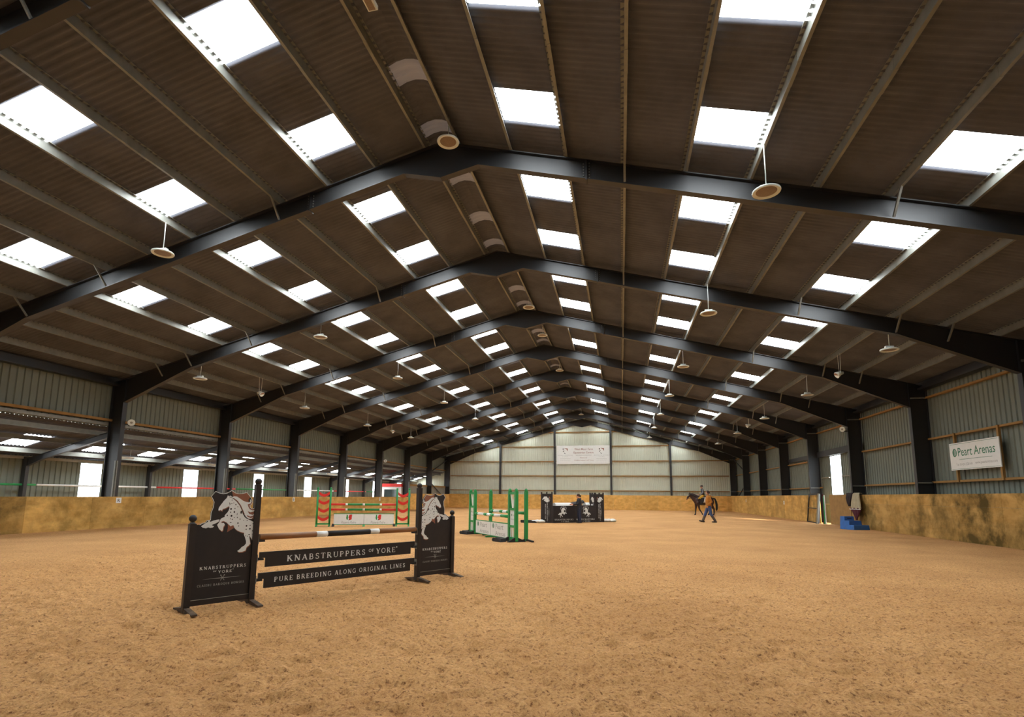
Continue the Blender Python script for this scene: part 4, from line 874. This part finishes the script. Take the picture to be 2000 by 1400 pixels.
for c in (-2.10, 2.10):
    fsprism(mb, [(c-.30, 7.02), (c-.18, 7.04), (c-.20, 6.88), (c-.28, 6.86)], 'ink', y_, .001); fsprism(mb, [(c-.12, 7.06), (c+.28, 7.03), (c+.27, 6.70), (c+.2, 6.82), (c+.15, 6.94), (c-.02, 7.0)], 'brown', y_, .001)
    fsprism(mb, [(c-.28, 6.68), (c-.14, 6.80), (c-.12, 6.74), (c-.24, 6.60)], 'ink', y_, .001); fsprism(mb, [(c-.16, 6.54), (c+.04, 6.42), (c+.02, 6.38), (c-.14, 6.46)], 'ink', y_, .001)
    serif(mb, 'KNABSTRUPPERS', c-.85, c+.85, 6.18, .08, y_, 'gray', .3); serif(mb, 'YORE', c-.35, c+.35, 6.02, .08, y_, 'gray', .3); line(mb, [(c-.6, 5.83), (c+.6, 5.83)], .02, y_, 'gray'); serif(mb, 'CLASSIC BAROQUE HORSES', c-.6, c+.6, 5.62, .06, y_, 'gray', .25)
mb.build('print', b)
def letter(x, y, z, ch, side, label, h=.26, wd=.22):
    t = thing('arena_letter', label, 'letter plate', (x, y, z), PI/2 if side < 0 else -PI/2, 'arena letter plates on the kickboards')
    mb = MB(); mb.box(-wd/2, wd/2, 0, .008, -h/2, h/2, 'white'); b = mb.build('plate', t)
    mb = MB(); serif(mb, ch, -wd*.24, wd*.24, -h*.30, h*.58, -.002, 'ink') if len(ch) == 1 else [disc(mb, 0, (k-1)*h*.2, .025, .03, -.002, 'ink') for k in range(3)]
    mb.build('lettering', b)
letter(-16.02, 18.7, 1.12, 'R', -1, 'square white letter plate R on the left kickboard', .22, .24); letter(-16.02, 31.0, 1.10, 'B', -1, 'white letter plate on the left kickboard behind the red slatted jump'); letter(-16.02, 43.6, 1.08, 'P', -1, 'white letter plate on the left kickboard below the white cabin')
letter(16.04, 31.15, 1.12, '...', 1, 'upright white plate with three marks beside the hanging rug', .42, .17); letter(16.07, 43.4, 1.15, 'V', 1, 'white letter plate on the right kickboard past the doorway'); letter(16.07, 55.8, 1.2, 'K', 1, 'white letter plate on the right kickboard near the far corner')
t = thing('notice_plate', 'wide white notice on the top edge of the left kickboard', 'notice', (-16.02, 14.0, 1.17), PI/2)
mb = MB(); mb.box(-.25, .25, 0, .008, -.075, .075, 'white'); b = mb.build('plate', t); mb = MB(); line(mb, [(-.21, 0), (-.10, 0)], .035, -.002, 'gray'); line(mb, [(-.03, 0), (.20, 0)], .045, -.002, 'gray'); mb.build('lettering', b)
# ------------------------------------------------------------------ right side props
bs = thing('mounting_block', 'blue plastic three-step mounting block by the right kickboard', 'mounting block', (15.34, 29.50, 0), .30)
mb = MB()
for k, (y0, y1, h) in enumerate(((-.60, .35, .22), (-.28, .35, .42), (.04, .35, .62))):
    w0, w1 = -.40+.015*k, .40-.13*k
    P = [(w0, y0, 0 if k == 0 else h-.2), (w1, y0, 0 if k == 0 else h-.2), (w1-.02, y0+.015, h), (w0+.02, y0+.015, h)]
    Q = [(w0, y1, 0 if k == 0 else h-.2), (w1, y1, 0 if k == 0 else h-.2), (w1-.02, y1-.01, h), (w0+.02, y1-.01, h)]
    mb.add(P+Q, [(0, 1, 2, 3), (5, 4, 7, 6), (4, 0, 3, 7), (1, 5, 6, 2), (3, 2, 6, 7)], 'blue')
mb.build('body', bs)
mb = MB(); mb.box(-.22, .0, .030, .05, .50, .54, 'rubber'); mb.build('hand_slot', bs)
rg = thing('horse_rug', 'fawn rug with maroon trim hung over the right kickboard', 'rug', (15.98, 30.42, 0), 0)
def drape(name, prof, m, thick, yc, x0, parent, lbl=None):
    n = 14; V = []; F = []
    rows = len(prof)
    for i, (z, hw, xo) in enumerate(prof):
        for k in range(n+1):
            a = k/n*2-1; V.append((x0-xo-.03*math.sin(a*9+i*.6), yc+a*hw, z))
    for i in range(rows-1):
        for k in range(n): a = i*(n+1)+k; F.append((a, a+1, a+n+2, a+n+1))
    mb = MB(); mb.add(V, F, m, True); o = mb.build(name, parent); md = o.modifiers.new('s', 'SOLIDIFY'); md.thickness = thick; return o
MT['fawn'] = mat('fawn_fleece', 'a89a7c', .95, var=.1, scale=9); MT['maroon'] = mat('maroon_fabric', '4c1420', .9, var=.1, scale=9); MT['darkcloth'] = mat('dark_cloth', '2c2020', .9, var=.15, scale=9)
drape('body', [(1.74, .30, -.12), (1.77, .32, -.02), (1.72, .36, .06), (1.4, .52, .10), (.98, .66, .12), (.93, .60, .12)], 'fawn', .02, .0, 0, rg)
drape('trim', [(1.02, .58, .135), (.94, .60, .14), (.86, .50, .14), (.70, .34, .13), (.52, .16, .12), (.42, .07, .11)], 'maroon', .02, -.05, 0, rg)
drape('piping', [(.965, .62, .165), (.935, .60, .165)], 'white', .01, -.02, 0, rg)
dr = thing('jacket', 'dark cloth bundled over the kickboard beside the fawn rug', 'jacket', (15.98, 31.15, 0), 0)
drape('body', [(1.70, .28, -.07), (1.78, .34, -.02), (1.76, .36, .08), (1.5, .34, .14), (1.25, .22, .14), (1.08, .12, .10)], 'darkcloth', .03, 0, 0, dr)
# black metal frame leaning at the doorway
lf = thing('metal_frame', 'black rectangular metal frame with cross bar propped by the doorway', 'metal frame', (0, 0, 0))
mb = MB()
P = {'bl': (15.95, 38.05, .03), 'br': (15.72, 35.35, .03), 'tl': (16.0, 37.55, 1.74), 'tr': (15.9, 35.45, 1.72)}
for a, b_ in (('bl', 'br'), ('bl', 'tl'), ('tl', 'tr'), ('br', 'tr')): mb.bar(P[a], P[b_], .06, .06, 'steel')
mb.build('frame', lf)
mb = MB(); mb.bar((15.97, 37.8, .88), (15.81, 35.4, .88), .05, .05, 'steel'); mb.build('cross_bar', lf)
for k, (a, b_, m, nm) in enumerate((((15.60, 35.22, .0), (15.83, 35.36, 1.76), 'grey', 'weathered timber plank leaning on the black metal frame'), ((15.80, 34.75, .02), (16.0, 35.25, 1.72), 'maroon', 'maroon pole leaning at the doorway beside the metal frame'), ((15.80, 34.56, .02), (15.99, 35.1, 1.6), 'green', 'green pole leaning at the doorway beside the maroon pole'), ((15.80, 34.36, .02), (15.99, 34.96, 1.66), 'white', 'white pole leaning at the doorway, outermost of three'))):
    mb = MB(); mb.bar(a, b_, .09 if k == 0 else .06, .06, m); mb.build('plank' if k == 0 else 'pole', label=nm, cat='plank' if k == 0 else 'pole')
bl = thing('bucket', 'purple feed bucket hung behind the plywood gate', 'bucket', (16.45, 34.28, 1.0))
mb = MB(); mb.box(-.373, .02, -.09, -.03, .48, .52, 'galv'); mb.build('hook', bl)
MT['purple'] = mat('purple_plastic', '3b2c6e', .5); mb = MB(); mb.lathe([(.001, -.32), (.20, -.30), (.27, .25), (.28, .27), (.26, .27), (.19, -.26), (.001, -.27)], 'purple', (0, 0, 0), 18); mb.build('shell', bl)
mb = MB(); mb.tube([(0, -.27, .24), (0, -.18, .42), (0, 0, .50), (0, .18, .42), (0, .27, .24)], .008, 'galv', 6); mb.build('handle', bl)

# ------------------------------------------------------------------ people and horse
MT.update({
 'skin': mat('skin', 'c28a6c', .55, var=.05), 'hair': mat('brown_hair', '3a2418', .8, var=.15, scale=30), 'ochre': mat('ochre_jacket', 'a5691c', .85, var=.12, scale=12),
 'jeans': mat('blue_denim', '3c4f78', .85, var=.15, scale=20), 'chaps': mat('dusty_boots', '554a40', .85, var=.2, scale=14), 'boot': mat('dark_boot', '241d1a', .6, var=.1),
 'navy': mat('navy_cloth', '1e2233', .85, var=.12, scale=14), 'greyshirt': mat('grey_sleeve', '7c7f86', .85, var=.08), 'yellow': mat('mustard_breeches', 'c89a30', .8, var=.08),
 'bay': mat('bay_coat', '3a1d14', .5, var=.18, scale=5), 'blackhair': mat('black_horse_hair', '120e0d', .6, var=.2, scale=30), 'muzzle': mat('tan_muzzle', '8a5038', .6, var=.1), 'leather': mat('saddle_leather', '1c1412', .45, var=.1),
 'darkjeans': mat('dark_denim', '232a40', .85, var=.12, scale=14), 'anorak': mat('black_anorak', '1d1d24', .7, var=.12, scale=10)})
def loft(mb, rings, m, n=14):
    """rings: (centre, u vector, v vector); closed ends"""
    V = []
    for c, u, v in rings:
        c, u, v = Vector(c), Vector(u), Vector(v)
        for k in range(n): a = 2*PI*k/n; V.append(c+u*math.cos(a)+v*math.sin(a))
    L = len(rings); F = [(i*n+k, i*n+(k+1) % n, (i+1)*n+(k+1) % n, (i+1)*n+k) for i in range(L-1) for k in range(n)]
    F.append(tuple(range(n-1, -1, -1))); F.append(tuple((L-1)*n+k for k in range(n)))
    return mb.add(V, F, m, True)
def limb(mb, pts, rs, m):
    mb.tube(pts, rs, m, 10)
    for p, r in zip(pts, rs): mb.ball(p, r*.99, m, (1, 1, 1), 10)
def zl(mb, rings, m): loft(mb, [((x, y, z), (rx, 0, 0), (0, ry, 0)) for x, y, z, rx, ry in rings], m)
def fuse(mb, name, parent, vox, mats=None, pick=None, smooth=3, loc=None):
    """one continuous skin from overlapping shapes"""
    me = mb.mesh(name); o = bpy.data.objects.new('tmp', me); C.objects.link(o)
    r = o.modifiers.new('r', 'REMESH'); r.mode = 'VOXEL'; r.voxel_size = vox; r.use_smooth_shade = True
    s = o.modifiers.new('s', 'SMOOTH'); s.iterations = smooth; s.factor = .5
    bpy.context.view_layer.update()
    nm = bpy.data.meshes.new_from_object(o.evaluated_get(bpy.context.evaluated_depsgraph_get()))
    bpy.data.objects.remove(o); nm.materials.clear()
    for k in (mats or mb.mats): nm.materials.append(MT[k])
    for p in nm.polygons:
        p.use_smooth = True; p.material_index = pick(p.center) if pick else 0
    nm.name = name
    return ob(name, nm, parent, loc)
def hand(mb, p, d, side, m='skin', curl=.5):
    """palm at the wrist p, fingers along d; side is the thumb direction"""
    p, d, side = Vector(p), Vector(d).normalized(), Vector(side).normalized(); nn = d.cross(side)
    loft(mb, [(p-d*.01, side*.026, nn*.018), (p+d*.03, side*.036, nn*.017), (p+d*.075, side*.040, nn*.015), (p+d*.088, side*.036, nn*.012)], m, 10)
    for k, (o_, l) in enumerate(((.030, .070), (.010, .078), (-.011, .072), (-.031, .056))):
        a = p+d*.082+side*o_; b = a+d*l*.45+nn*l*.12*curl; c = b+d*l*.3+nn*l*.35*curl; e = c+d*l*.12+nn*l*.35*curl
        mb.tube([a, b, c, e], [.0105, .010, .0095, .0075], m, 7)
    a = p+d*.022+side*.028; mb.tube([a, a+side*.028+d*.022, a+side*.034+d*.052+nn*.012], [.0125, .011, .008], m, 7)
def head(mb, c, fw, m='skin', s=1.0, tilt=0.0):
    """c: centre of the head, fw: facing direction (horizontal)"""
    c, fw = Vector(c), Vector(fw).normalized(); sd = Vector((-fw.y, fw.x, 0)); up = Vector((0, 0, 1))
    for z, a, b, o_ in ():
        pass
    loft(mb, [(c+up*zz*s+fw*ff*s, fw*rf*s, sd*rs_*s) for zz, ff, rf, rs_ in ((-.115, .045, .030, .028), (-.10, .035, .055, .045), (-.06, .012, .085, .062), (-.02, .0, .095, .070), (.03, -.005, .100, .076), (.07, -.012, .092, .072), (.10, -.02, .066, .055), (.118, -.02, .025, .022))], m, 16)
    mb.tube([c+fw*.088*s+up*.028*s, c+fw*.112*s-up*.012*s, c+fw*.095*s-up*.026*s], [.009*s, .014*s, .012*s], m, 8)
    mb.ball(c+fw*.088*s-up*.052*s, .020*s, m, (1, 1, .6), 8)
    for q in (-1, 1): mb.ball(c+sd*q*.076*s-up*.002*s, .022*s, m, (.6, .6, 1.3), 8)
def face(parent, c, fw, s=1.0):
    c, fw = Vector(c), Vector(fw).normalized(); sd = Vector((-fw.y, fw.x, 0)); up = Vector((0, 0, 1)); mb = MB()
    for q in (-1, 1):
        mb.ball(c+fw*.086*s+sd*q*.031*s+up*.020*s, .010*s, 'ink', (1, 1, 1), 8); mb.bar(c+fw*.094*s+sd*q*.018*s+up*.040*s, c+fw*.086*s+sd*q*.048*s+up*.040*s, .006, .007, 'hair')
    mb.bar(c+fw*.097*s+sd*.020*s-up*.050*s, c+fw*.097*s-sd*.020*s-up*.050*s, .006, .006, 'maroon'); mb.build('face', parent)
# --- man walking in front of the horse (faces -x)
man = thing('person', 'man in ochre jacket and jeans striding left in front of the dark horse', 'person', (9.42, 34.0, 0), .12)
HP, KN, AN = (-.01, .10, .93), (-.17, .10, .52), (-.33, .10, .13)
HP2, KN2, AN2 = (.0, -.10, .93), (.08, -.10, .50), (.31, -.10, .11)
SH, EL, WR_ = (-.02, .21, 1.50), (.08, .25, 1.20), (-.02, .25, .96)
SH2, EL2, WR2 = (-.0, -.21, 1.50), (.10, -.25, 1.21), (-.12, -.24, 1.00)
mb = MB()
zl(mb, [(.0, 0, .82, .10, .15), (.0, 0, .95, .13, .18), (-.0, 0, 1.12, .12, .16), (-.01, 0, 1.30, .13, .19), (.0, 0, 1.46, .11, .19), (.0, 0, 1.54, .07, .10)], 'skin')
mb.tube([(.0, 0, 1.50), (-.02, 0, 1.62), (-.035, 0, 1.68)], [.062, .055, .056], 'skin', 12)
head(mb, (-.045, 0, 1.745), (-1, -.15, 0))
for p in ((HP, KN, AN), (HP2, KN2, AN2)): limb(mb, p, [.085, .058, .040], 'skin')
for p in ((SH, EL, WR_), (SH2, EL2, WR2)): limb(mb, p, [.052, .042, .028], 'skin')
hand(mb, WR_, (-.12, .0, -1), (-1, 0, 0)); hand(mb, WR2, (-.25, .0, -1), (-1, 0, 0))
fuse(mb, 'body', man, .009)
face(man, (-.045, 0, 1.745), (-1, -.15, 0))
mb = MB(); mb.ball((-.028, 0, 1.775), .100, 'hair', (1, 1, 1.0), 14); zl(mb, [(.035, 0, 1.70, .05, .065), (.02, 0, 1.76, .085, .082), (.0, 0, 1.82, .09, .078)], 'hair'); fuse(mb, 'hair', man, .012)
mb = MB()
zl(mb, [(.0, 0, .86, .155, .195), (.0, 0, 1.0, .165, .20), (-.01, 0, 1.15, .16, .19), (-.01, 0, 1.32, .165, .215), (.0, 0, 1.47, .135, .215), (.0, 0, 1.56, .085, .12), (.0, 0, 1.60, .075, .09)], 'ochre')
for p in ((SH, EL, WR_), (SH2, EL2, WR2)): limb(mb, p, [.075, .066, .05], 'ochre')
limb(mb, [(.10, -.05, 1.56), (.13, 0, 1.54), (.10, .05, 1.56)], [.05, .065, .05], 'ochre')
fuse(mb, 'jacket', man, .013)
mb = MB(); zl(mb, [(.0, 0, .80, .12, .16), (.0, 0, .92, .145, .185), (0, 0, 1.0, .14, .18)], 'jeans')
for p in ((HP, KN, AN), (HP2, KN2, AN2)): limb(mb, p, [.115, .085, .075], 'jeans')
fuse(mb, 'trousers', man, .013, mats=['jeans', 'chaps'], pick=lambda c: 1 if c.z < .40 else 0)
for A, t in ((AN, (-.20, .03)), (AN2, (-.17, -.0))):
    mb = MB(); limb(mb, [(A[0]+.06, A[1], .05 if A is AN2 else .055), (A[0]+t[0]*.6, A[1], .05+t[1]), (A[0]+t[0], A[1], .045+t[1]*2)], [.048, .046, .036], 'boot'); limb(mb, [A, (A[0]+.02, A[1], .06)], [.058, .05], 'boot')
    fuse(mb, 'boot', man, .011)
# --- person in black at the wall jump (faces -x)
p2 = thing('person', 'person in black coat and dark jeans lifting the dark topping of the black wall jump', 'person', (2.08, 30.42, 0), .25)
mb = MB(); S2 = .87
def q(x, y, z): return (x*S2, y*S2, z*S2)
LA = (q(0, .09, .93), q(-.03, .09, .5), q(.0, .09, .09)); RA = (q(.0, -.09, .93), q(.02, -.09, .5), q(.06, -.10, .09))
AA = (q(-.02, .2, 1.46), q(-.16, .22, 1.20), q(-.42, .12, 1.18)); AB = (q(-.02, -.2, 1.46), q(-.10, -.25, 1.20), q(-.38, -.14, 1.16))
zl(mb, [q(.0, 0, .82)+(.09, .13), q(.0, 0, .95)+(.12, .16), q(0, 0, 1.12)+(.10, .135), q(-.02, 0, 1.32)+(.11, .165), q(-.02, 0, 1.46)+(.09, .16), q(-.02, 0, 1.54)+(.06, .08)], 'skin')
mb.tube([q(-.02, 0, 1.5), q(-.04, 0, 1.64)], [.05, .047], 'skin', 10); head(mb, q(-.07, 0, 1.70), (-1, .1, 0), s=.95)
for p in (LA, RA): limb(mb, p, [.075, .05, .036], 'skin')
for p in (AA, AB): limb(mb, p, [.045, .038, .026], 'skin')
hand(mb, AA[2], (-1, -.1, -.1), (0, -.3, 1)); hand(mb, AB[2], (-1, .1, -.1), (0, .3, 1)); fuse(mb, 'body', p2, .009); face(p2, q(-.07, 0, 1.70), (-1, .1, 0), .95)
mb = MB(); mb.ball(q(-.05, 0, 1.745), .100, 'hair', (1, 1, 1), 12); mb.ball(q(.07, 0, 1.70), .055, 'hair', (1, 1, 1.1), 10); fuse(mb, 'hair', p2, .012)
mb = MB(); zl(mb, [q(.02, 0, .84)+(.15, .18), q(.01, 0, 1.0)+(.15, .17), q(0, 0, 1.15)+(.14, .16), q(-.02, 0, 1.34)+(.145, .185), q(-.02, 0, 1.47)+(.12, .18), q(-.02, 0, 1.57)+(.075, .09)], 'anorak')
for p in (AA, AB): limb(mb, p, [.068, .06, .045], 'anorak')
mb.ball(q(.06, 0, 1.52), .075, 'anorak', (1, 1.2, .8), 10); fuse(mb, 'coat', p2, .013)
mb = MB(); zl(mb, [q(.0, 0, .80)+(.11, .14), q(.0, 0, .95)+(.13, .16)], 'darkjeans')
for p in (LA, RA): limb(mb, p, [.10, .075, .06], 'darkjeans')
fuse(mb, 'trousers', p2, .013)
for A in (LA[2], RA[2]):
    mb = MB(); limb(mb, [(A[0]+.05, A[1], .045), (A[0]-.09, A[1], .042), (A[0]-.15, A[1], .035)], [.042, .042, .032], 'boot'); limb(mb, [A, (A[0], A[1], .05)], [.05, .045], 'boot'); fuse(mb, 'boot', p2, .011)
# --- dark bay horse walking left
hs = thing('horse', 'dark bay horse with black tail walking left near the far right corner', 'horse', (11.05, 48.1, 0), .05)
mb = MB()
def xl(rings, m='bay'): loft(mb, [((x, 0, z), (0, ry, 0), (0, 0, rz)) for x, z, ry, rz in rings], m, 18)
xl([(-.66, 1.18, .12, .16), (-.58, 1.20, .20, .26), (-.42, 1.20, .25, .33), (-.2, 1.17, .28, .34), (.1, 1.15, .30, .33), (.38, 1.19, .29, .32), (.60, 1.24, .27, .30), (.76, 1.24, .22, .25), (.86, 1.22, .13, .16)])
loft(mb, [((-.40, 0, 1.24), (0, .18, 0), (.22, 0, .32)), ((-.60, 0, 1.40), (0, .14, 0), (.17, 0, .27)), ((-.78, 0, 1.56), (0, .11, 0), (.14, 0, .21)), ((-.94, 0, 1.68), (0, .095, 0), (.12, 0, .15)), ((-1.03, 0, 1.72), (0, .08, 0), (.09, 0, .10))], 'bay', 14)
loft(mb, [((-.97, 0, 1.75), (0, .08, 0), (.08, 0, .09)), ((-1.06, 0, 1.66), (0, .10, 0), (.15, 0, .09)), ((-1.12, 0, 1.55), (0, .09, 0), (.145, 0, .05)), ((-1.19, 0, 1.42), (0, .07, 0), (.11, 0, .04)), ((-1.24, 0, 1.33), (0, .065, 0), (.09, 0, .035)), ((-1.27, 0, 1.27), (0, .055, 0), (.07, 0, .03))], 'bay', 14)
for s_ in (-1, 1): mb.tube([(-.99, s_*.05, 1.78), (-1.01, s_*.065, 1.86), (-1.02, s_*.06, 1.92)], [.03, .028, .006], 'bay', 8)
def leg(pts, rs): limb(mb, pts, [r*1.22 for r in rs], 'bay')
leg([(-.50, .14, 1.05), (-.52, .14, .78), (-.56, .13, .48), (-.58, .13, .16), (-.62, .13, .05)], [.13, .085, .055, .040, .05])      # far fore, forward planted
leg([(-.42, -.14, 1.05), (-.36, -.14, .78), (-.30, -.13, .48), (-.14, -.13, .22), (-.08, -.13, .10)], [.13, .085, .055, .040, .045]) # near fore, swinging back
leg([(.66, .15, 1.10), (.56, .15, .82), (.62, .14, .52), (.50, .14, .17), (.46, .14, .05)], [.18, .12, .062, .042, .05])
leg([(.68, -.15, 1.10), (.66, -.15, .80), (.86, -.14, .50), (.84, -.14, .17), (.80, -.14, .05)], [.18, .12, .062, .042, .05])
for x, y, z in ((-.63, .13, .035), (-.07, -.13, .07), (.45, .14, .035), (.79, -.14, .035)): zl(mb, [(x-.01, y, z-.035, .068, .06), (x, y, z+.045, .048, .045)], 'bay')
def pick(c):
    if c.z < .30 + (.12 if c.x < 0 else .18): return 1
    if c.x < -1.19 and c.z < 1.42: return 2
    return 0
fuse(mb, 'body', hs, .018, mats=['bay', 'blackhair', 'muzzle'], pick=pick, smooth=4)
mb = MB(); limb(mb, [(.84, 0, 1.40), (.98, 0, 1.36), (1.07, 0, 1.12), (1.11, 0, .85), (1.10, 0, .55), (1.08, 0, .45)], [.05, .065, .085, .095, .09, .07], 'blackhair'); fuse(mb, 'tail', hs, .018)
mb = MB()
for k in range(9):
    t = k/8; a = Vector((-.46-.56*t, -.02, 1.54+.27*t)); mb.tube([a, a+Vector((.03, -.09, -.07)), a+Vector((.07, -.12, -.17+.04*t))], [.035, .035, .01], 'blackhair', 7)
mb.tube([(-1.02, 0, 1.82), (-1.09, 0, 1.74), (-1.12, 0, 1.66)], [.03, .028, .01], 'blackhair', 7); mb.build('mane', hs)
mb = MB(); loft(mb, [((-.22, 0, 1.50), (0, .12, 0), (.02, 0, .03)), ((-.12, 0, 1.53), (0, .17, 0), (.02, 0, .035)), ((.08, 0, 1.51), (0, .18, 0), (0, 0, .03)), ((.24, 0, 1.56), (0, .15, 0), (0, 0, .04)), ((.28, 0, 1.58), (0, .08, 0), (0, 0, .03))], 'leather', 12)
for s_ in (-1, 1):
    mb.prism([(-.24, s_*.285, 1.42), (.10, s_*.30, 1.44), (.02, s_*.325, 1.10), (-.14, s_*.325, .98), (-.26, s_*.31, 1.12)], 'leather', (0, s_*.02, 0)); mb.box(-.07, -.03, min(s_*.33, s_*.345), max(s_*.33, s_*.345), .92, 1.3, 'leather')
mb.build('saddle', hs)
mb = MB()
for s_ in (-1, 1):
    V = []
    prof = [(0, 1.49), (.16, 1.47), (.255, 1.38), (.295, 1.22), (.305, 1.05)]
    for i, (yy, zz) in enumerate(prof):
        for xx in (-.28+.05*i*.6, .34-.035*i): V.append((xx, s_*(yy+.012), zz))
    mb.add(V, [(2*i, 2*i+1, 2*i+3, 2*i+2) for i in range(4)], 'white', True)
o = mb.build('saddle_cloth', hs); md = o.modifiers.new('s', 'SOLIDIFY'); md.thickness = .012
mb = MB()
for s_ in (-1, 1):
    mb.tube([(-1.24, s_*.062, 1.36), (-1.0, s_*.10, 1.38), (-.55, s_*.16, 1.52), (-.30, s_*.08, 1.62)], .009, 'leather', 6); mb.tube([(-1.01, s_*.075, 1.78), (-1.13, s_*.085, 1.56), (-1.235, s_*.06, 1.37)], .011, 'leather', 6)
mb.tube([(-1.235, -.06, 1.40), (-1.25, -.02, 1.43), (-1.25, .02, 1.43), (-1.235, .06, 1.40)], .011, 'leather', 6); mb.build('bridle', hs)
# --- rider
rd = thing('person', 'rider in navy gilet, grey sleeves, black helmet and mustard breeches on the dark horse', 'person', (11.05, 48.1, 0), .05)
mb = MB(); z0 = 1.60
hp = [((0.02, s_*.10, z0), (-.34, s_*.33, 1.38), (-.20, s_*.36, .98)) for s_ in (-1, 1)]
ar = [((-.02, s_*.18, 2.12), (.0, s_*.22, 1.86), (-.24, s_*.10, 1.74)) for s_ in (-1, 1)]
zl(mb, [(.05, 0, 1.54, .11, .15), (.04, 0, 1.66, .11, .15), (.03, 0, 1.80, .095, .13), (.0, 0, 1.98, .10, .16), (-.01, 0, 2.12, .085, .15), (-.01, 0, 2.18, .055, .07)], 'skin')
mb.tube([(-.01, 0, 2.15), (-.03, 0, 2.27)], [.045, .043], 'skin', 10); head(mb, (-.055, 0, 2.36), (-1, -.05, 0), s=.95)
for p in hp: limb(mb, p, [.085, .06, .04], 'skin')
for p in ar: limb(mb, p, [.045, .038, .026], 'skin')
for s_ in (-1, 1): hand(mb, (-.24, s_*.10, 1.74), (-1, 0, -.2), (0, 0, 1), curl=1.4)
fuse(mb, 'body', rd, .009); face(rd, (-.055, 0, 2.36), (-1, -.05, 0), .95)
mb = MB(); zl(mb, [(-.03, 0, 2.37, .118, .095), (-.03, 0, 2.42, .118, .094), (-.035, 0, 2.465, .098, .08), (-.04, 0, 2.49, .055, .045)], 'boot'); mb.prism([(-.13, -.07, 2.385), (-.20, -.04, 2.375), (-.20, .04, 2.375), (-.13, .07, 2.385)], 'boot', (0, 0, .012)); fuse(mb, 'helmet', rd, .012)
mb = MB(); zl(mb, [(.04, 0, 1.66, .125, .16), (.03, 0, 1.80, .115, .145), (.0, 0, 1.98, .125, .18), (-.01, 0, 2.11, .11, .17), (-.01, 0, 2.20, .065, .08)], 'navy'); fuse(mb, 'gilet', rd, .013)
mb = MB()
for p in ar: limb(mb, p, [.06, .052, .036], 'greyshirt')
mb.tube([ar[0][0], (0, 0, 2.13), ar[1][0]], [.05, .05, .05], 'greyshirt', 8); fuse(mb, 'shirt', rd, .012)
mb = MB(); zl(mb, [(.05, 0, 1.52, .12, .16), (.04, 0, 1.64, .122, .155)], 'yellow')
for p in hp: limb(mb, p[:2], [.105, .078], 'yellow')
fuse(mb, 'breeches', rd, .013)
for p in hp:
    mb = MB(); limb(mb, [p[1], p[2]], [.072, .052], 'boot'); limb(mb, [(p[2][0]+.05, p[2][1], .93), (p[2][0]-.14, p[2][1], .92)], [.045, .038], 'boot'); fuse(mb, 'boot', rd, .012)
